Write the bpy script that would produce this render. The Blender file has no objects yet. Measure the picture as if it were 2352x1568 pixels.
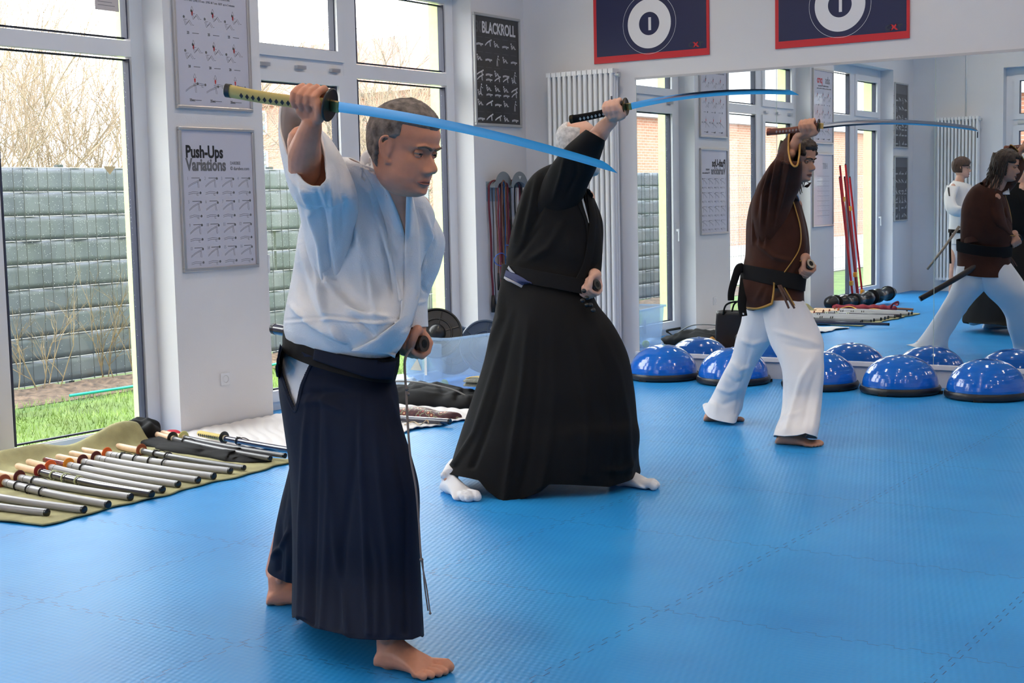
import bpy, bmesh, math, random
import numpy as np
from mathutils import Vector, Matrix, noise as mnoise

# ------------------------------------------------------------------ camera
FPX, YAW, PIT, ROL = 3277.77, math.radians(33.9413), math.radians(5.6247), math.radians(-1.2526)
CAM = np.array([6.6239, 0.0, 1.4])
FW = np.array([-math.sin(YAW)*math.cos(PIT), math.cos(YAW)*math.cos(PIT), -math.sin(PIT)])
_r = np.array([math.cos(YAW), math.sin(YAW), 0.0]); _u = np.cross(_r, FW)
RT = math.cos(ROL)*_r + math.sin(ROL)*_u
UP = -math.sin(ROL)*_r + math.cos(ROL)*_u
scene = bpy.context.scene
COL = scene.collection
cd = bpy.data.cameras.new('camera'); cam = bpy.data.objects.new('camera', cd); COL.objects.link(cam)
cd.sensor_width = 36; cd.lens = FPX*36/2352; cd.clip_end = 300; cd.clip_start = .05
cam.matrix_world = Matrix(((RT[0], UP[0], -FW[0], CAM[0]), (RT[1], UP[1], -FW[1], CAM[1]), (RT[2], UP[2], -FW[2], CAM[2]), (0, 0, 0, 1)))
scene.camera = cam
# ------------------------------------------------------------------ world, light, exposure
vs = scene.view_settings
vs.view_transform = 'Standard'; vs.look = 'None'; vs.gamma = 1; vs.exposure = 1.32; vs.use_curve_mapping = False
w = bpy.data.worlds.new('overcast_sky'); scene.world = w; w.use_nodes = True
wn = w.node_tree.nodes; wl = w.node_tree.links
bg = wn['Background']
tc = wn.new('ShaderNodeTexCoord'); sx = wn.new('ShaderNodeSeparateXYZ'); rp = wn.new('ShaderNodeValToRGB')
wl.new(tc.outputs['Generated'], sx.inputs[0]); wl.new(sx.outputs['Z'], rp.inputs[0]); wl.new(rp.outputs[0], bg.inputs[0])
rp.color_ramp.elements[0].position = 0.0; rp.color_ramp.elements[0].color = (1, .97, .945, 1)
rp.color_ramp.elements[1].position = .9; rp.color_ramp.elements[1].color = (.93, .95, 1, 1)
bg.inputs[1].default_value = 3.6
scene.cycles.max_bounces = 14; scene.cycles.diffuse_bounces = 7; scene.cycles.transparent_max_bounces = 16; scene.cycles.sample_clamp_indirect = 6

L = 10.118       # the mirror wall plane
YR = 0.10        # the rear wall plane
CEIL = 3.9

def at(u, v, d):
    "world point seen at pixel u,v at depth d"
    return CAM + FW*d + RT*((u-1176)/FPX*d) - UP*((v-784)/FPX*d)
def proj(p):
    d = np.asarray(p)-CAM; z = d@FW
    return 1176+FPX*(d@RT)/z, 784-FPX*(d@UP)/z, z
def hit(u, v, ax, val):
    d = FW + RT*((u-1176)/FPX) - UP*((v-784)/FPX)
    return CAM + d*((val-CAM[ax])/d[ax])

# ------------------------------------------------------------------ materials
MATS = {}
def mat(name, col=(.8, .8, .8), rough=.6, metal=0, spec=.5, bump=0, bscale=200, var=0, vscale=8, sheen=0, sss=0, trans=0, alpha=1, emit=None, coat=0, aniso=None):
    if name in MATS: return MATS[name]
    m = bpy.data.materials.new(name); m.use_nodes = True; MATS[name] = m
    n = m.node_tree.nodes; l = m.node_tree.links; b = n['Principled BSDF']
    b.inputs['Base Color'].default_value = (*col, 1); b.inputs['Roughness'].default_value = rough
    b.inputs['Metallic'].default_value = metal; b.inputs['Specular IOR Level'].default_value = spec
    b.inputs['Sheen Weight'].default_value = sheen; b.inputs['Coat Weight'].default_value = coat
    if sss: b.inputs['Subsurface Weight'].default_value = sss; b.inputs['Subsurface Radius'].default_value = (.02, .008, .004)
    if trans: b.inputs['Transmission Weight'].default_value = trans
    if alpha < 1: b.inputs['Alpha'].default_value = alpha
    if emit: b.inputs['Emission Color'].default_value = (*emit[0], 1); b.inputs['Emission Strength'].default_value = emit[1]
    t = n.new('ShaderNodeTexCoord')
    if var:
        nz = n.new('ShaderNodeTexNoise'); nz.inputs['Scale'].default_value = vscale; nz.inputs['Detail'].default_value = 5
        l.new(t.outputs['Object'], nz.inputs['Vector'])
        mr = n.new('ShaderNodeMapRange'); mr.inputs[1].default_value = .3; mr.inputs[2].default_value = .7
        mr.inputs[3].default_value = 1-var; mr.inputs[4].default_value = 1+var
        l.new(nz.outputs['Fac'], mr.inputs[0])
        mx = n.new('ShaderNodeVectorMath'); mx.operation = 'SCALE'; mx.inputs[0].default_value = col
        l.new(mr.outputs[0], mx.inputs['Scale']); l.new(mx.outputs[0], b.inputs['Base Color'])
    if bump:
        nb = n.new('ShaderNodeTexNoise'); nb.inputs['Scale'].default_value = bscale; nb.inputs['Detail'].default_value = 3
        l.new(t.outputs['Object'], nb.inputs['Vector'])
        bp = n.new('ShaderNodeBump'); bp.inputs['Strength'].default_value = bump; bp.inputs['Distance'].default_value = .002
        l.new(nb.outputs['Fac'], bp.inputs['Height']); l.new(bp.outputs[0], b.inputs['Normal'])
    return m
def nodes_of(m): return m.node_tree.nodes, m.node_tree.links, m.node_tree.nodes['Principled BSDF']

def mathn(n, l, op, a, b=None, c=None):
    x = n.new('ShaderNodeMath'); x.operation = op
    for i, q in enumerate((a, b, c)):
        if q is None: continue
        if isinstance(q, (int, float)): x.inputs[i].default_value = q
        else: l.new(q, x.inputs[i])
    return x.outputs[0]

# ------------------------------------------------------------------ mesh building
class MB:
    def __init__(s): s.v = []; s.f = []
    def add(s, V, F):
        o = len(s.v); s.v += [tuple(map(float, p)) for p in V]; s.f += [tuple(i+o for i in f) for f in F]; return s
    def box(s, lo, hi):
        (a, b, c), (d, e, f) = lo, hi
        V = [(a, b, c), (d, b, c), (d, e, c), (a, e, c), (a, b, f), (d, b, f), (d, e, f), (a, e, f)]
        return s.add(V, [(0, 3, 2, 1), (4, 5, 6, 7), (0, 1, 5, 4), (1, 2, 6, 5), (2, 3, 7, 6), (3, 0, 4, 7)])
    def tube(s, pts, r, n=10, cap=True, sph=False, flat=1.0, up=None):
        P = [np.array(p, float) for p in pts]; k = len(P)
        R = [r]*k if isinstance(r, (int, float)) else list(r)
        if sph:   # rounded ends
            t0 = P[1]-P[0]; t0 = t0/(np.linalg.norm(t0)+1e-9); t1 = P[-1]-P[-2]; t1 = t1/(np.linalg.norm(t1)+1e-9)
            a = [(P[0]-t0*R[0]*math.sin(x), R[0]*math.cos(x)) for x in (1.45, 1.0, .5)]
            b = [(P[-1]+t1*R[-1]*math.sin(x), R[-1]*math.cos(x)) for x in (.5, 1.0, 1.45)]
            P = [q for q, _ in a]+P+[q for q, _ in b]; R = [q for _, q in a]+R+[q for _, q in b]; k = len(P)
        V = []; prev = None
        for i in range(k):
            t = P[min(i+1, k-1)]-P[max(i-1, 0)]; t = t/(np.linalg.norm(t)+1e-9)
            if prev is None:
                ref = np.array(up, float) if up is not None else (np.array([0, 0, 1.]) if abs(t[2]) < .9 else np.array([1., 0, 0]))
                x = np.cross(ref, t)
            else: x = prev - t*(prev@t)
            x = x/(np.linalg.norm(x)+1e-9); y = np.cross(t, x); prev = x
            for j in range(n):
                a = 2*math.pi*j/n
                V.append(P[i] + R[i]*(math.cos(a)*x + flat*math.sin(a)*y))
        F = [(i*n+j, i*n+(j+1) % n, (i+1)*n+(j+1) % n, (i+1)*n+j) for i in range(k-1) for j in range(n)]
        if cap: F += [tuple(range(n))[::-1], tuple((k-1)*n+j for j in range(n))]
        return s.add(V, F)
    def cyl(s, a, b, r, n=16, r2=None): return s.tube([a, b], [r, r if r2 is None else r2], n)
    def ell(s, c, rx, ry=None, rz=None, M=None, nu=20, nv=12):
        ry = rx if ry is None else ry; rz = rx if rz is None else rz
        M = np.eye(3) if M is None else np.array(M)   # columns are axes
        V = []; 
        for i in range(nv+1):
            th = math.pi*i/nv
            for j in range(nu):
                ph = 2*math.pi*j/nu
                V.append(np.array(c)+M@np.array([rx*math.sin(th)*math.cos(ph), ry*math.sin(th)*math.sin(ph), rz*math.cos(th)]))
        F = [(i*nu+j, (i+1)*nu+j, (i+1)*nu+(j+1) % nu, i*nu+(j+1) % nu) for i in range(nv) for j in range(nu)]
        return s.add(V, F)
    def lathe(s, prof, c=(0, 0, 0), n=32, axis=None):
        A = np.array([0, 0, 1.]) if axis is None else np.array(axis, float)/np.linalg.norm(axis)
        ref = np.array([1., 0, 0]) if abs(A[0]) < .9 else np.array([0, 1., 0])
        X = np.cross(A, ref); X /= np.linalg.norm(X); Y = np.cross(A, X)
        V = [np.array(c)+A*z+r*(math.cos(2*math.pi*j/n)*X+math.sin(2*math.pi*j/n)*Y) for r, z in prof for j in range(n)]
        F = [(i*n+j, i*n+(j+1) % n, (i+1)*n+(j+1) % n, (i+1)*n+j) for i in range(len(prof)-1) for j in range(n)]
        return s.add(V, F)
    def grid(s, V2, wrap=False):
        nv, nu = V2.shape[:2]
        F = [(i*nu+j, i*nu+(j+1) % nu, (i+1)*nu+(j+1) % nu, (i+1)*nu+j) for i in range(nv-1) for j in range(nu if wrap else nu-1)]
        return s.add(V2.reshape(-1, 3), F)
    def ngon(s, pts, nrm=None, th=0):
        n = len(pts); V = [np.array(p, float) for p in pts]
        if not th: return s.add(V, [tuple(range(n))])
        V2 = [p+np.array(nrm)*th for p in V]
        return s.add(V+V2, [tuple(range(n))[::-1], tuple(range(n, 2*n))]+[(i, (i+1) % n, n+(i+1) % n, n+i) for i in range(n)])
    def build(s, name, m, parent=None, smooth=False, world=True, bevel=0, auto=None, solid=0, remesh=0, sm=0, sub=0):
        me = bpy.data.meshes.new(name)
        o = np.zeros(3)
        if parent is not None and world: o = np.array(wloc(parent))
        me.from_pydata([tuple(np.array(p)-o) for p in s.v], [], s.f)
        if m is not None:
            for q in (m if isinstance(m, (list, tuple)) else [m]): me.materials.append(q)
        ob = bpy.data.objects.new(name, me); COL.objects.link(ob)
        if parent is not None: ob.parent = parent
        if smooth or auto:
            me.polygons.foreach_set('use_smooth', [True]*len(me.polygons))
        if auto: me.set_sharp_from_angle(angle=math.radians(auto))
        if bevel:
            md = ob.modifiers.new('b', 'BEVEL'); md.width = bevel; md.segments = 2; md.limit_method = 'ANGLE'
        if remesh:
            md = ob.modifiers.new('r', 'REMESH'); md.mode = 'VOXEL'; md.voxel_size = remesh; md.use_smooth_shade = True
        if sm:
            md = ob.modifiers.new('s', 'SMOOTH'); md.iterations = sm; md.factor = .5
        if solid:
            md = ob.modifiers.new('so', 'SOLIDIFY'); md.thickness = solid; md.offset = -1
        if sub:
            md = ob.modifiers.new('su', 'SUBSURF'); md.levels = sub; md.render_levels = sub
        return ob
WL = {}
def wloc(o):
    p = np.zeros(3)
    while o is not None: p = p+np.array(o.location); o = o.parent
    return p
def tag(o, label=None, cat=None, group=None, kind=None):
    if label: o['label'] = label
    if cat: o['category'] = cat
    if group: o['group'] = group
    if kind: o['kind'] = kind
    return o
def thing(name, label, cat, loc=(0, 0, 0), group=None, rz=0):
    o = bpy.data.objects.new(name, None); COL.objects.link(o); o.location = [float(x) for x in loc]; o.rotation_euler = (0, 0, rz); o.empty_display_size = .1
    return tag(o, label, cat, group)
def struct(o): o['kind'] = 'structure'; return o
def copy_tree(o, parent=None):
    c = o.copy(); COL.objects.link(c)
    if parent is not None: c.parent = parent
    for ch in list(o.children): copy_tree(ch, c)
    return c
def textmesh(body, size, M, m, name='lettering', parent=None, sx=1.0, bold=0.0, align='LEFT', ext=.0004):
    "M: 3 vectors origin, x dir, y dir. Turns text into a mesh placed in the world"
    cu = bpy.data.curves.new('t', 'FONT'); cu.body = body; cu.size = size; cu.align_x = align; cu.offset = bold; cu.extrude = ext; cu.resolution_u = 3
    to = bpy.data.objects.new('t', cu); COL.objects.link(to)
    dg = bpy.context.evaluated_depsgraph_get(); dg.update()
    me = bpy.data.meshes.new_from_object(to.evaluated_get(dg))
    o, X, Y = [np.array(q, float) for q in M]; Z = np.cross(X, Y)
    off = wloc(parent) if parent is not None else 0
    V = [tuple(o+X*v.co.x*sx+Y*v.co.y+Z*v.co.z-off) for v in me.vertices]
    F = [tuple(p.vertices) for p in me.polygons]
    bpy.data.objects.remove(to); bpy.data.curves.remove(cu); bpy.data.meshes.remove(me)
    me = bpy.data.meshes.new(name); me.from_pydata(V, [], F); me.materials.append(m)
    ob = bpy.data.objects.new(name, me); COL.objects.link(ob)
    if parent is not None: ob.parent = parent
    return ob
def catm(P, n):
    "Catmull-Rom through rows of P, n samples"
    P = np.asarray(P, float); k = len(P)
    t = np.linspace(0, k-1, n); i = np.clip(t.astype(int), 0, k-2); f = (t-i)
    f = f.reshape((-1,)+(1,)*(P.ndim-1))
    p0 = P[np.clip(i-1, 0, k-1)]; p1 = P[i]; p2 = P[i+1]; p3 = P[np.clip(i+2, 0, k-1)]
    return .5*((2*p1)+(-p0+p2)*f+(2*p0-5*p1+4*p2-p3)*f*f+(-p0+3*p1-3*p2+p3)*f**3)
# ================================================================== ROOM
wallp = mat('white_wall_paint', (.66, .66, .68), .75, var=.03, vscale=1.5, bump=.25, bscale=90)
revealp = mat('white_reveal_paint', (.78, .79, .80), .7, bump=.1, bscale=90)
pvc = mat('white_window_plastic', (.70, .71, .74), .28, var=.02, vscale=3)
trimw = mat('white_gloss_trim', (.72, .72, .74), .3)
greenw = mat('pale_green_facade_render', (.62, .74, .36), .9, bump=.6, bscale=60, var=.08, vscale=30)
gask = mat('dark_blue_grey_gasket', (.03, .035, .07), .5)
alu = mat('brushed_aluminium', (.62, .64, .66), .33, metal=1)

def mat_floor():
    m = mat('blue_foam_puzzle_mat', (.05, .25, .68), .42)
    n, l, b = nodes_of(m)
    t = n.new('ShaderNodeTexCoord'); s = n.new('ShaderNodeSeparateXYZ'); l.new(t.outputs['Object'], s.inputs[0])
    X, Y = s.outputs[0], s.outputs[1]
    M = lambda op, a, b_=None, c=None: mathn(n, l, op, a, b_, c)
    def seam(a, b_, off):
        zig = M('MULTIPLY', M('SINE', M('MULTIPLY', b_, 2*math.pi/.085)), 4.0)
        zig = M('MULTIPLY', M('MINIMUM', M('MAXIMUM', zig, -1.0), 1.0), .011)
        f = M('FRACT', M('ADD', M('ADD', a, off), zig))
        return M('LESS_THAN', M('ABSOLUTE', M('SUBTRACT', f, .5)), .0016)
    sm = M('MAXIMUM', seam(X, Y, .12), seam(Y, X, .28))
    # embossed T pattern: little bars in two diagonal directions, swapping in a checker
    fr = 1/.034
    d1 = M('SINE', M('MULTIPLY', M('ADD', X, Y), 2*math.pi*fr*.7071))
    d2 = M('SINE', M('MULTIPLY', M('SUBTRACT', X, Y), 2*math.pi*fr*.7071))
    tp = M('MULTIPLY', d1, d2)
    st = M('SINE', M('MULTIPLY', M('ADD', X, M('MULTIPLY', Y, .35)), 2*math.pi/.024))
    hgt = M('ADD', M('MULTIPLY', tp, .6), M('MULTIPLY', st, .6))
    hgt = M('SUBTRACT', hgt, M('MULTIPLY', sm, 4.0))
    nz = n.new('ShaderNodeTexNoise'); nz.inputs['Scale'].default_value = 1.3; nz.inputs['Detail'].default_value = 6; l.new(t.outputs['Object'], nz.inputs['Vector'])
    cr = n.new('ShaderNodeValToRGB'); l.new(nz.outputs['Fac'], cr.inputs[0])
    cr.color_ramp.elements[0].position = .3; cr.color_ramp.elements[0].color = (.012, .225, .58, 1)
    cr.color_ramp.elements[1].position = .7; cr.color_ramp.elements[1].color = (.022, .30, .70, 1)
    mx = n.new('ShaderNodeMixRGB'); l.new(sm, mx.inputs[0]); l.new(cr.outputs[0], mx.inputs[1]); mx.inputs[2].default_value = (.012, .06, .2, 1)
    l.new(mx.outputs[0], b.inputs['Base Color'])
    bp = n.new('ShaderNodeBump'); bp.inputs['Strength'].default_value = .24; bp.inputs['Distance'].default_value = .0012
    l.new(hgt, bp.inputs['Height']); l.new(bp.outputs[0], b.inputs['Normal'])
    b.inputs['Roughness'].default_value = .42; b.inputs['Specular IOR Level'].default_value = .32
    return m
floor_m = mat_floor()
XR = 9.5; YB = -3.5; XJ = 3.6
struct(MB().box((-.24, YB, -.12), (XR, L+.2, 0)).build('floor', floor_m))
struct(MB().box((-.45, YB, CEIL), (XR+.2, L+.2, CEIL+.15)).build('ceiling', mat('ceiling_paint', (.75, .75, .76), .8)))
XO = -.42   # outer face of the window wall
SILL = .0
WT = 3.06   # head of the window openings
opens = [(.93, 3.12), (3.88, 6.135), (6.96, 9.36)]
# window wall: piers and lintel
mb = MB()
edges = [YR-.2, .93, 3.12, 3.88, 6.135, 6.96, 9.36, L+.2]
for a, b in ((edges[0], edges[1]), (edges[2], edges[3]), (edges[4], edges[5]), (edges[6], edges[7])): mb.box((-.18, a, -.1), (0, b, CEIL))
for a, b in opens: mb.box((-.18, a, WT), (0, b, CEIL))
struct(mb.build('wall_left', wallp))
mb = MB()
for a, b in ((edges[0], edges[1]), (edges[2], edges[3]), (edges[4], edges[5]), (edges[6], edges[7]+6)): mb.box((XO, a, -.12), (-.182, b, CEIL))
for a, b in opens: mb.box((XO, a, WT), (-.182, b, CEIL))
struct(mb.build('wall_outside', greenw))
struct(MB().box((0, L, -.1), (XR, L+.2, CEIL)).build('wall_back', wallp))
# rear wall with a window, then the jog beside the photographer
rwx = (1.25, 3.25)
mb = MB(); mb.box((-.18, YR-.3, -.1), (rwx[0], YR, CEIL)).box((rwx[1], YR-.3, -.1), (XJ, YR, CEIL)).box((rwx[0], YR-.3, WT), (rwx[1], YR, CEIL)).box((rwx[0], YR-.3, -.1), (rwx[1], YR, .08))
mb.box((XJ-.2, YB, -.1), (XJ, YR-.3, CEIL))
struct(mb.build('wall_rear', wallp))
struct(MB().box((XJ-.2, YB-.2, -.1), (XR, YB, CEIL)).build('wall_jog', wallp))
struct(MB().box((XR, YB-.2, -.1), (XR+.2, L+.2, CEIL)).build('wall_right', wallp))
struct(MB().box((.005, L-.014, 0), (1.05, L, .07)).build('baseboard_back', trimw))

glassm = bpy.data.materials.new('window_glass'); glassm.use_nodes = True
n = glassm.node_tree.nodes; l = glassm.node_tree.links; n.remove(n['Principled BSDF'])
tr = n.new('ShaderNodeBsdfTransparent'); tr.inputs[0].default_value = (.96, .98, .97, 1); gl = n.new('ShaderNodeBsdfGlossy'); gl.inputs['Roughness'].default_value = .0
fr = n.new('ShaderNodeLayerWeight'); fr.inputs[0].default_value = .5; mx = n.new('ShaderNodeMixShader')
l.new(mathn(n, l, 'ADD', mathn(n, l, 'MULTIPLY', mathn(n, l, 'POWER', fr.outputs['Facing'], 5.0), .8), .035), mx.inputs[0]); l.new(tr.outputs[0], mx.inputs[1]); l.new(gl.outputs[0], mx.inputs[2]); l.new(mx.outputs[0], n['Material Output'].inputs[0])
dropm = mat('rain_drop', (.95, .97, 1), .08, trans=.25)  # milky white puts the sparkle of backlit drops into their colour
MATS['rain_drop'].node_tree.nodes['Principled BSDF'].inputs['IOR'].default_value = 1.33

def window(num, F, a, b, z0, z1, leaf_left, mull, t0=2.32, t1=2.415):
    """F(s,x,z) -> world: s along wall, x depth (0 = inner face of frame, + = into the room). Two bays with a mullion; one bay is an opening leaf."""
    w = thing('window_%d' % num, None, None, F((a+b)/2, 0, z0)); struct(w)
    fr = MB(); gk = MB(); gs = MB()
    def bx(mb, s0, s1, za, zb, x0, x1):
        p = np.array([F(s0, x0, za), F(s1, x1, zb)]); mb.box(tuple(p.min(0)), tuple(p.max(0)))
    m0, m1 = mull
    bx(fr, a+.1, m0, z0, z0+.06, -.06, -.001); bx(fr, a+.1, m0, z1-.10, z1, -.06, -.001); bx(fr, m1, b-.1, z0, z0+.06, -.06, -.001); bx(fr, m1, b-.1, z1-.10, z1, -.06, -.001)
    bx(fr, a, a+.10, z0, z1, -.062, 0); bx(fr, b-.10, b, z0, z1, -.062, 0); bx(fr, m0, m1, z0, z1, -.062, 0)
    bx(fr, a+.1, m0, t0, t1, -.06, -.001); bx(fr, m1, b-.1, t0, t1, -.06, -.001)
    frm = fr.build('window_frame', pvc, w)
    n_ = 0
    for (s0, s1, leaf) in ((a+.10, m0, leaf_left), (m1, b-.10, not leaf_left)):
        for (za, zb) in ((z0+.06, t0), (t1, z1-.10)):
            k = .075 if leaf else .012
            g = MB()
            if leaf:
                sm = MB()
                bx(sm, s0, s1, za, za+k, -.05, .018); bx(sm, s0, s1, zb-k, zb, -.05, .018); bx(sm, s0, s0+k, za+k, zb-k, -.05, .018); bx(sm, s1-k, s1, za+k, zb-k, -.05, .018)
                sm.build('sash', pvc, w)
            # glazing bead (dark gasket) and the pane
            bd = MB(); q = k
            bx(bd, s0+q, s1-q, za+q, za+q+.010, -.055, -.03); bx(bd, s0+q, s1-q, zb-q-.010, zb-q, -.055, -.03)
            bx(bd, s0+q, s0+q+.010, za+q, zb-q, -.058, -.006); bx(bd, s1-q-.010, s1-q, za+q, zb-q, -.058, -.006)
            bd.build('gasket', gask, w)
            bx(g, s0+q, s1-q, za+q, zb-q, -.036, -.030)
            g.build('pane', glassm, w)
        if leaf:
            hb = MB()
            for f in (.12, .5, .88):
                s = s0+(s1-s0)*f
                bx(hb, s-.045, s+.045, t0+.02, t0+.045, .0, .03)
            hb.build('transom_hinge', alu, w)
            hs = s0+.035 if leaf_left else s1-.035
            hd = MB(); bx(hd, hs-.014, hs+.014, 1.02, 1.14, .018, .030); bx(hd, hs-.011, hs+.011, 1.05, 1.075, .03, .06); bx(hd, hs-.009, hs+.009, .95, 1.075, .052, .066)
            hd.build('handle', pvc, w, bevel=.003)
    return w
FL = lambda s, x, z: (-.18+x, s, z)
window(1, FL, .93, 3.12, 0, WT, True, (1.93, 2.08))
window(2, FL, 3.88, 6.135, 0, WT, True, (4.90, 5.045))
window(3, FL, 6.96, 9.36, 0, WT, True, (8.01, 8.155))
window(4, lambda s, x, z: (s, YR-.16+x, z), rwx[0], rwx[1], .08, WT, True, (2.2, 2.33), 2.28, 2.36)
# clean reveals (paint lighter) are the wall itself; metal outer sills
for i, (a, b) in enumerate(opens):
    struct(MB().box((XO-.05, a, -.03), (-.2, b, .0)).build('trim_%d' % (i+1), alu))
# rain drops sticking to the outer pane
rng = np.random.RandomState(4)
for wi, (a, b) in enumerate(((5.06, 6.05), (7.07, 7.95), (8.17, 9.25))):
    mb = MB()
    for _ in range((3400, 2200, 1500)[wi]):
        y = rng.uniform(a, b); z = .25+rng.beta(2.2, 1.2)*2.0; r = rng.uniform(.0007, .0019)
        mb.ell((-.2165-r*.2, y, z), r*.5, r, r*1.2, nu=6, nv=4)
    tag(mb.build('rain_drops', dropm, smooth=True), ['rain drops spattered over the big pane left of the poster pillar', 'rain drops on the middle window pane behind the man in white', 'rain drops on the window pane beside the dark framed chart'][wi], 'rain drops', kind='stuff')

# ---------------- mirror wall
mirm = mat('mirror_silver', (.80, .85, .87), .0, metal=1)
zm0, zm1 = .165, 2.335
MX = [1.062, 2.258, 3.455, 4.652, 5.85]
for i in range(4):
    t = thing('wall_mirror', ['tall mirror panel at the left end beside the radiator', 'second tall mirror panel, behind the man in brown', 'third tall mirror panel showing the man in brown from the front', 'fourth tall mirror panel at the right edge of the photo'][i], 'mirror', ((MX[i]+MX[i+1])/2, L-.006, zm0))
    MB().box((MX[i]+.001, L-.007, zm0), (MX[i+1]-.001, L-.001, zm1)).build('mirror_glass', mirm, t)
    for q in (MX[i], MX[i+1]-.002): MB().box((q, L-.0075, zm0), (q+.002, L-.001, zm1)).build('polished_edge', mat('mirror_edge', (.35, .45, .42), .3), t)
struct(MB().box((1.03, L-.022, zm0-.035), (5.9, L, zm0)).build('trim_4', trimw, bevel=.003))
struct(MB().box((1.05, L-.010, zm1), (5.9, L, zm1+.018)).build('trim_5', mat('mirror_top_rail', (.45, .45, .47), .35)))

# ---------------- banners over the mirror
navyb = mat('banner_navy_print', (.009, .014, .065), .55); redb = mat('banner_red_print', (.55, .015, .025), .5); whb = mat('banner_white_print', (.72, .72, .75), .6)
logod = mat('banner_dark_logo', (.02, .03, .06), .5)
def disc(mb, c, r, r0=0, n=64, y=0):
    if r0 == 0: mb.add([(c[0]+r*math.cos(2*math.pi*i/n), y, c[1]+r*math.sin(2*math.pi*i/n)) for i in range(n)], [tuple(range(n))])
    else:
        V = [(c[0]+q*math.cos(2*math.pi*i/n), y, c[1]+q*math.sin(2*math.pi*i/n)) for q in (r0, r) for i in range(n)]
        mb.add(V, [(i, (i+1) % n, n+(i+1) % n, n+i) for i in range(n)])
for x0, x1, lab in ((.682, 1.707, 'navy banner with red edge, numbered 1, nearer the radiator'), (2.251, 3.269, 'navy banner with red edge, numbered 1, farther from the radiator')):
    t = thing('target_banner', lab, 'banner', ((x0+x1)/2, L-.012, 2.485), 'numbered banners over the mirror')
    y = L-.012
    MB().box((x0, y, 2.485), (x1, L-.003, 3.55)).build('backing', redb, t)
    MB().box((x0+.028, y-.001, 2.485+.052), (x1-.022, y, 3.51)).build('blue_field', navyb, t)
    cx = (x0+x1)/2-.005; cz = 2.764
    mb = MB(); disc(mb, (cx, cz), .192, .09, y=y-.002); disc(mb, (cx, cz), .236, .2335, y=y-.002); mb.build('white_ring', whb, t)
    textmesh('1', .135, ((cx-.032, y-.0025, cz-.048), (1, 0, 0), (0, 0, 1)), whb, 'numeral', t, sx=1.1, bold=.004)
    textmesh('C', .05, ((x1-.175, y-.0025, 2.553), (1, 0, 0), (0, 0, 1)), logod, 'logo_letter', t, sx=1.3, bold=.003)
    textmesh('X', .05, ((x1-.135, y-.0025, 2.553), (1, 0, 0), (0, 0, 1)), redb, 'logo_letter', t, sx=1.3, bold=.003)
    textmesh('T', .05, ((x1-.092, y-.0025, 2.553), (1, 0, 0), (0, 0, 1)), logod, 'logo_letter', t, sx=1.3, bold=.003)

# ---------------- radiators
radm = mat('white_radiator_enamel', (.74, .74, .75), .3)
def radiator(x0, n, z0, z1, yw, dirn, lab):
    "column radiator against the wall plane yw, dirn = -1 stands toward -y"
    p = .0485
    t = thing('column_radiator', lab, 'radiator', (x0+n*p/2, yw+dirn*.1, z0))
    for i in range(n):
        x = x0+p*(i+.5); mb = MB()
        for k in (0, 1, 2):
            y = yw+dirn*(.055+.038*k)
            mb.tube([(x, y, z0+.03), (x, y, z1-.03)], .0165, 12)
        for z in (z0+.02, z1-.02):
            mb.box((x-.0205, min(yw+dirn*.045, yw+dirn*.145), z-.018), (x+.0205, max(yw+dirn*.045, yw+dirn*.145), z+.018))
        mb.build('column', radm, t, auto=40)
    for z in (z0+.02, z1-.05): MB().tube([(x0-.01, yw+dirn*.093, z), (x0+n*p+.012, yw+dirn*.093, z)], .014, 10).build('connecting_pipe', radm, t, auto=40)
    mb = MB(); mb.tube([(x0+n*p+.015, yw+dirn*.093, z1-.05), (x0+n*p+.03, yw+dirn*.093, z1-.05)], .02, 14); mb.build('end_plug', alu, t, auto=40)
    for z in (z0+.25, z1-.25):
        for xx in (x0+.1, x0+n*p-.13): MB().box((xx, min(yw, yw+dirn*.06), z), (xx+.03, max(yw, yw+dirn*.06), z+.03)).build('wall_bracket', radm, t)
    MB().box((x0+n*p-.024, yw+dirn*.147, z1-.30), (x0+n*p-.006, yw+dirn*.146, z1-.22)).build('meter', mat('dark_meter', (.03, .03, .05), .4), t)
    return t
radiator(.30, 13, .14, 2.43, L, -1, 'tall white column radiator on the mirror wall by the corner')
radiator(.38, 12, .16, 2.42, YR, 1, 'tall white column radiator on the rear wall, seen only in the mirror')
tag(MB().tube([(.76, YR+.04, 2.42), (.76, YR+.04, CEIL-.01)], .008, 8).build('heating_pipe', radm, smooth=True), 'thin white pipe rising above the radiator on the rear wall', 'pipe')
# ================================================================== OUTSIDE
GZ = -.12
gm = mat('lawn_soil', (.10, .16, .035), .95, var=.35, vscale=3)
struct(MB().box((-90, -40, GZ-.3), (-.30, 95, GZ)).build('ground', gm))
struct(MB().box((-40, -40, GZ), (-3.7, 1.8, GZ+.02)).build('ground', mat('grey_yard_paving', (.30, .30, .29), .9, var=.12, vscale=4)))
t = thing('mesh_gate', 'open wire mesh gate beyond the lawn, seen through a window in the mirror', 'gate', (-3.62, -3.5, GZ))
mb = MB()
for k in range(80): mb.box((-3.622, -8+k*.1, GZ+.06), (-3.616, -7.994+k*.1, 1.75))
tag(mb.build('vertical_wires', mat('galvanised_wire', (.35, .36, .38), .4, metal=.6), t), kind='stuff')
for k in range(9): MB().box((-3.63, -8, GZ+.06+k*.225), (-3.61, 0, GZ+.068+k*.225)).build('cross_wire', MATS['galvanised_wire'], t)
for y in (-8, -4, 0): MB().box((-3.66, y-.03, GZ), (-3.60, y+.03, 1.85)).build('gate_post', mat('anthracite_post', (.05, .06, .07), .5), t)
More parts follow.
